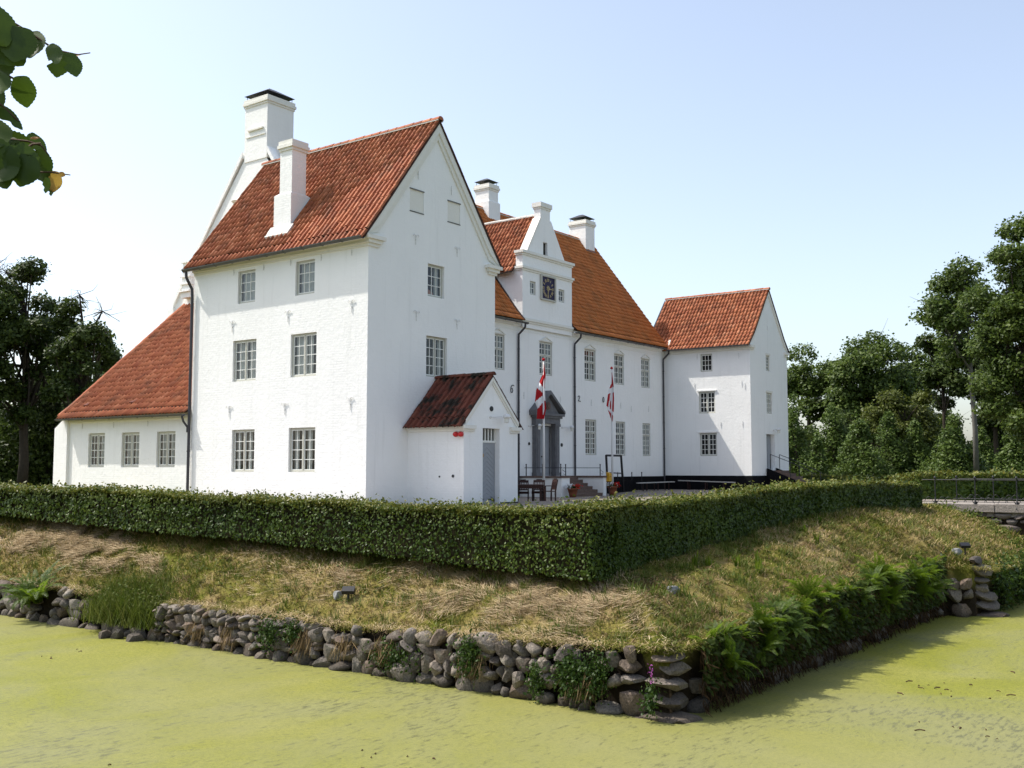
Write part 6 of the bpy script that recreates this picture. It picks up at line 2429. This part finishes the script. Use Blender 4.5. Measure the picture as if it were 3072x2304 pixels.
# dark undergrowth between the stems
n = 34000
t = RNG.random(n)
P = []
for q in t:
    p_ = at_depth(1670 + q * 620, 90 + 14 * random.random(), 0)
    P.append((p_.x, p_.y, 7.0 * random.random() ** 1.2 * (.7 + .5 * noise.noise(Vector((q * 14, 0, 2))))))
P = np.array(P)
dd = rand_unit(n)
V, T = leaf_quads(P, dd, unit(np.cross(dd, rand_unit(n))), .38, .27)
tag(np_mesh('far_undergrowth', V, T, M['darktree']), kind='stuff')
# left: dark trees beyond the lean-to
gl = 'dark trees beyond the lean-to'
tree('tree', 'dark tree with thin bare twigs in its top, on the far left', base_at(52, 66), (0, 0, 9.1, 3.2, 3.2, 6.0), 36, 12000, .30, 'darktree', trunk_r=.30, fork=.3, group=gl, seed=61, bare=4, gaps=.10, blob=(.2, .32), branch_r=.08)
tree('tree', 'dark tree on the very edge of the picture, far left', base_at(-58, 64), (0, 0, 8.4, 3.2, 3.2, 5.8), 30, 10000, .30, 'darktree', trunk_r=.30, fork=.3, group=gl, seed=62, gaps=.04, branch_r=.07)
tree('tree', 'dark forked tree leaning towards the red lean-to roof', base_at(168, 64), (.2, -.4, 7.6, 2.8, 2.8, 5.0), 30, 9500, .29, 'darktree', trunk_r=.26, fork=.25, group=gl, seed=63, bare=2, gaps=.10, blob=(.18, .30), branch_r=.075)
tree('tree', 'low dark tree against the lean-to wall', base_at(110, 72), (0, 0, 5.2, 4.2, 4.2, 4.8), 30, 12000, .32, 'darktree', trunk_r=.22, fork=.3, group=gl, seed=64, low=.2)
tree('tree', 'paler distant tree peeping over the slope of the lean-to roof', base_at(262, 112), (0, 0, 10.4, 2.8, 2.8, 3.8), 18, 3600, .42, 'lighttree', trunk_r=.2, fork=.5, group=gl, seed=65, gaps=.08)
n = 24000
P = []
for q in RNG.random(n):
    p_ = at_depth(-140 + q * 400, 70 + 10 * random.random(), 0)
    P.append((p_.x, p_.y, 5.4 * random.random() ** 1.15 * (.75 + .6 * noise.noise(Vector((q * 9, 0, 2))))))
P = np.array(P)
dd = rand_unit(n)
V, T = leaf_quads(P, dd, unit(np.cross(dd, rand_unit(n))), .34, .25)
tag(np_mesh('far_undergrowth', V, T, M['darktree']), kind='stuff')


# ------------------------------------------------------------------ linden branch overhead
def view_pt(px, py, d):
    """point on the ray through a picture position at a distance (used for the twig reaching in from the left)"""
    fwd = Vector((math.cos(YAW) * math.cos(PITCH), math.sin(YAW) * math.cos(PITCH), math.sin(PITCH)))
    rt = Vector((math.sin(YAW), -math.cos(YAW), 0))
    up = rt.cross(fwd)
    return Vector(CAM) + (fwd + rt * ((px - 1106) / PPM) + up * ((829.5 - py) / PPM)) * d


lroot = view_pt(-420, 100, 2.6)
ltrunk = view_pt(-1500, 900, 3.4)
linden = empty('linden_tree', (ltrunk.x, ltrunk.y, -.5), 'linden branch with large toothed leaves reaching in from above', 'tree')
mb = MB()
tb = Vector((ltrunk.x, ltrunk.y, -.6))
mb.tube([tb, tb + Vector((.05, 0, 1.6)), tb + Vector((-.05, .1, 4.2))], [.24, .19, .15], 10)
mb.tube([tb + Vector((0, .05, 2.6)), (tb + Vector((0, .05, 2.9)) + lroot) / 2 + Vector((0, 0, .35)), lroot, view_pt(-90, 160, 2.6)], [.05, .03, .014, .007], 6)
mb.build('trunk', M['bark'], linden, True)
tw = MB()
DL = 2.6
for pts_ in (((-60, 60), (10, 38), (60, 68), (120, 108), (168, 118), (195, 114)),
             ((-60, 180), (-5, 150), (20, 165), (45, 178)), ((-60, 240), (0, 225), (40, 262)),
             ((-50, 260), (10, 300), (60, 305), (90, 315), (105, 335)), ((55, 322), (70, 312), (88, 310)),
             ((-50, 330), (30, 360), (80, 412 - 40), (110, 382 - 10), (130, 375), (152, 378))):
    tw.tube([view_pt(px, py, DL + .004 * i) for i, (px, py) in enumerate(pts_)], [.0042, .0036, .0030, .0024, .0018, .0014][:len(pts_)], 5)
tw.build('twig', M['twig'], linden)


def linden_leaf(c, tip, size, mk, wid=.86, seed=0, yaw=0., bites=0):
    """c base of the blade, tip direction in picture axes (x right, y down)"""
    r = random.Random(seed)
    fwd = Vector((math.cos(YAW), math.sin(YAW), 0))
    rt = Vector((math.sin(YAW), -math.cos(YAW), 0))
    up = Vector((0, 0, 1))
    t = (rt * tip[0] - up * tip[1] + fwd * r.uniform(-.45, .45)).normalized()
    n = (-fwd + up * r.uniform(-.1, .8) + rt * r.uniform(-.6, .6) + rt * yaw)
    n = (n - t * n.dot(t)).normalized()
    s = t.cross(n)
    K = 22
    half = []
    for i in range(K + 1):
        q = i / K
        if q < .12: x, y = q / .12 * .30, -.07 * math.sin(q / .12 * math.pi)
        else:
            qq = (q - .12) / .88
            x = .30 + .20 * math.sin(min(1, qq * 2.2) * math.pi / 2) if qq < .45 else .5 * math.cos((qq - .45) / .55 * math.pi / 2) ** .85
            y = qq ** 1.02
        if .1 < q < .97: x += (.016 if i % 2 else -.014)
        half.append((x * wid, y))
    V, F = [], []
    cup = r.uniform(.05, .22)
    curl = r.uniform(-.2, .35)

    def pt(x, y):
        return c + (s * x + t * y + n * (-cup * abs(x) * 1.2 - curl * y * y * .5 + .015 * math.sin(9 * y + 6 * x))) * size
    bl = r.randrange(7, 16)
    for i, (x, y) in enumerate(half):
        xa, xb = x, x
        if bites and abs(i - bl) < 3: xb *= .45 + .15 * abs(i - bl)
        for xx in (-xa, -xa * .5, 0, xb * .5, xb):
            V.append(pt(xx, y))
    for i in range(K):
        for j in range(4):
            a = i * 5 + j
            F.append((a, a + 1, a + 6, a + 5))
    mb = MB()
    mb.v = [tuple(v) for v in V]
    mb.f = F
    mb.mi = [0] * len(F)
    o = mb.build('leaf', M[mk], linden, True)
    return o


LV = [  # base px,py -> tip direction, blade length in picture px, width ratio, red, bites
    ((-28, 12), (.5, 1), 85, .9, 0, 0), ((-20, 60), (.7, .9), 95, .9, 0, 0), ((45, 62), (-.1, 1), 72, 1.0, 0, 0), ((65, 72), (.25, 1), 62, .95, 0, 1),
    ((105, 100), (.35, .5), 45, .8, 0, 1), ((128, 112), (-.15, 1), 50, .95, 0, 1), ((150, 116), (.35, 1), 50, .75, 0, 1), ((158, 118), (.8, .1), 16, .5, 1, 0),
    ((-18, 105), (.4, 1), 80, .85, 0, 0), ((-25, 150), (.6, .9), 75, .8, 0, 0), ((45, 168), (.05, 1), 58, .82, 0, 0), ((-15, 185), (.2, 1), 60, .7, 0, 0),
    ((-10, 225), (.9, .75), 72, .45, 0, 1), ((24, 300), (.8, .9), 42, .5, 0, 0), ((66, 298), (.95, -.1), 18, .45, 1, 0), ((66, 298 - 8), (.75, 1), 46, .62, 0, 0),
    ((-20, 262), (.5, 1), 70, .9, 0, 0), ((0, 300), (.8, .75), 78, 1.0, 0, 0), ((35, 315), (.3, 1), 74, 1.0, 0, 0), ((-25, 310), (.4, 1), 95, .9, 0, 0), ((60, 338), (-.2, 1), 62, .95, 0, 0),
    ((75, 330), (.35, 1), 60, .95, 0, 0), ((102, 385), (-.15, 1), 30, .5, 0, 1), ((108, 400), (.3, 1), 28, .4, 0, 1), ((118, 372), (-.05, 1), 40, .75, 1, 0), ((128, 374), (.9, .4), 13, .8, 1, 0),
    ((20, 345), (-.2, 1), 62, .9, 0, 0)]
for i, ((px, py), tip, sz, wd, red, bt) in enumerate(LV):
    d = DL + random.uniform(-.08, .08)
    linden_leaf(view_pt(px, py, d), tip, sz * 1.1 / PPM * d, 'lindenred' if red else 'linden', wd, i + 5, 0, bt)
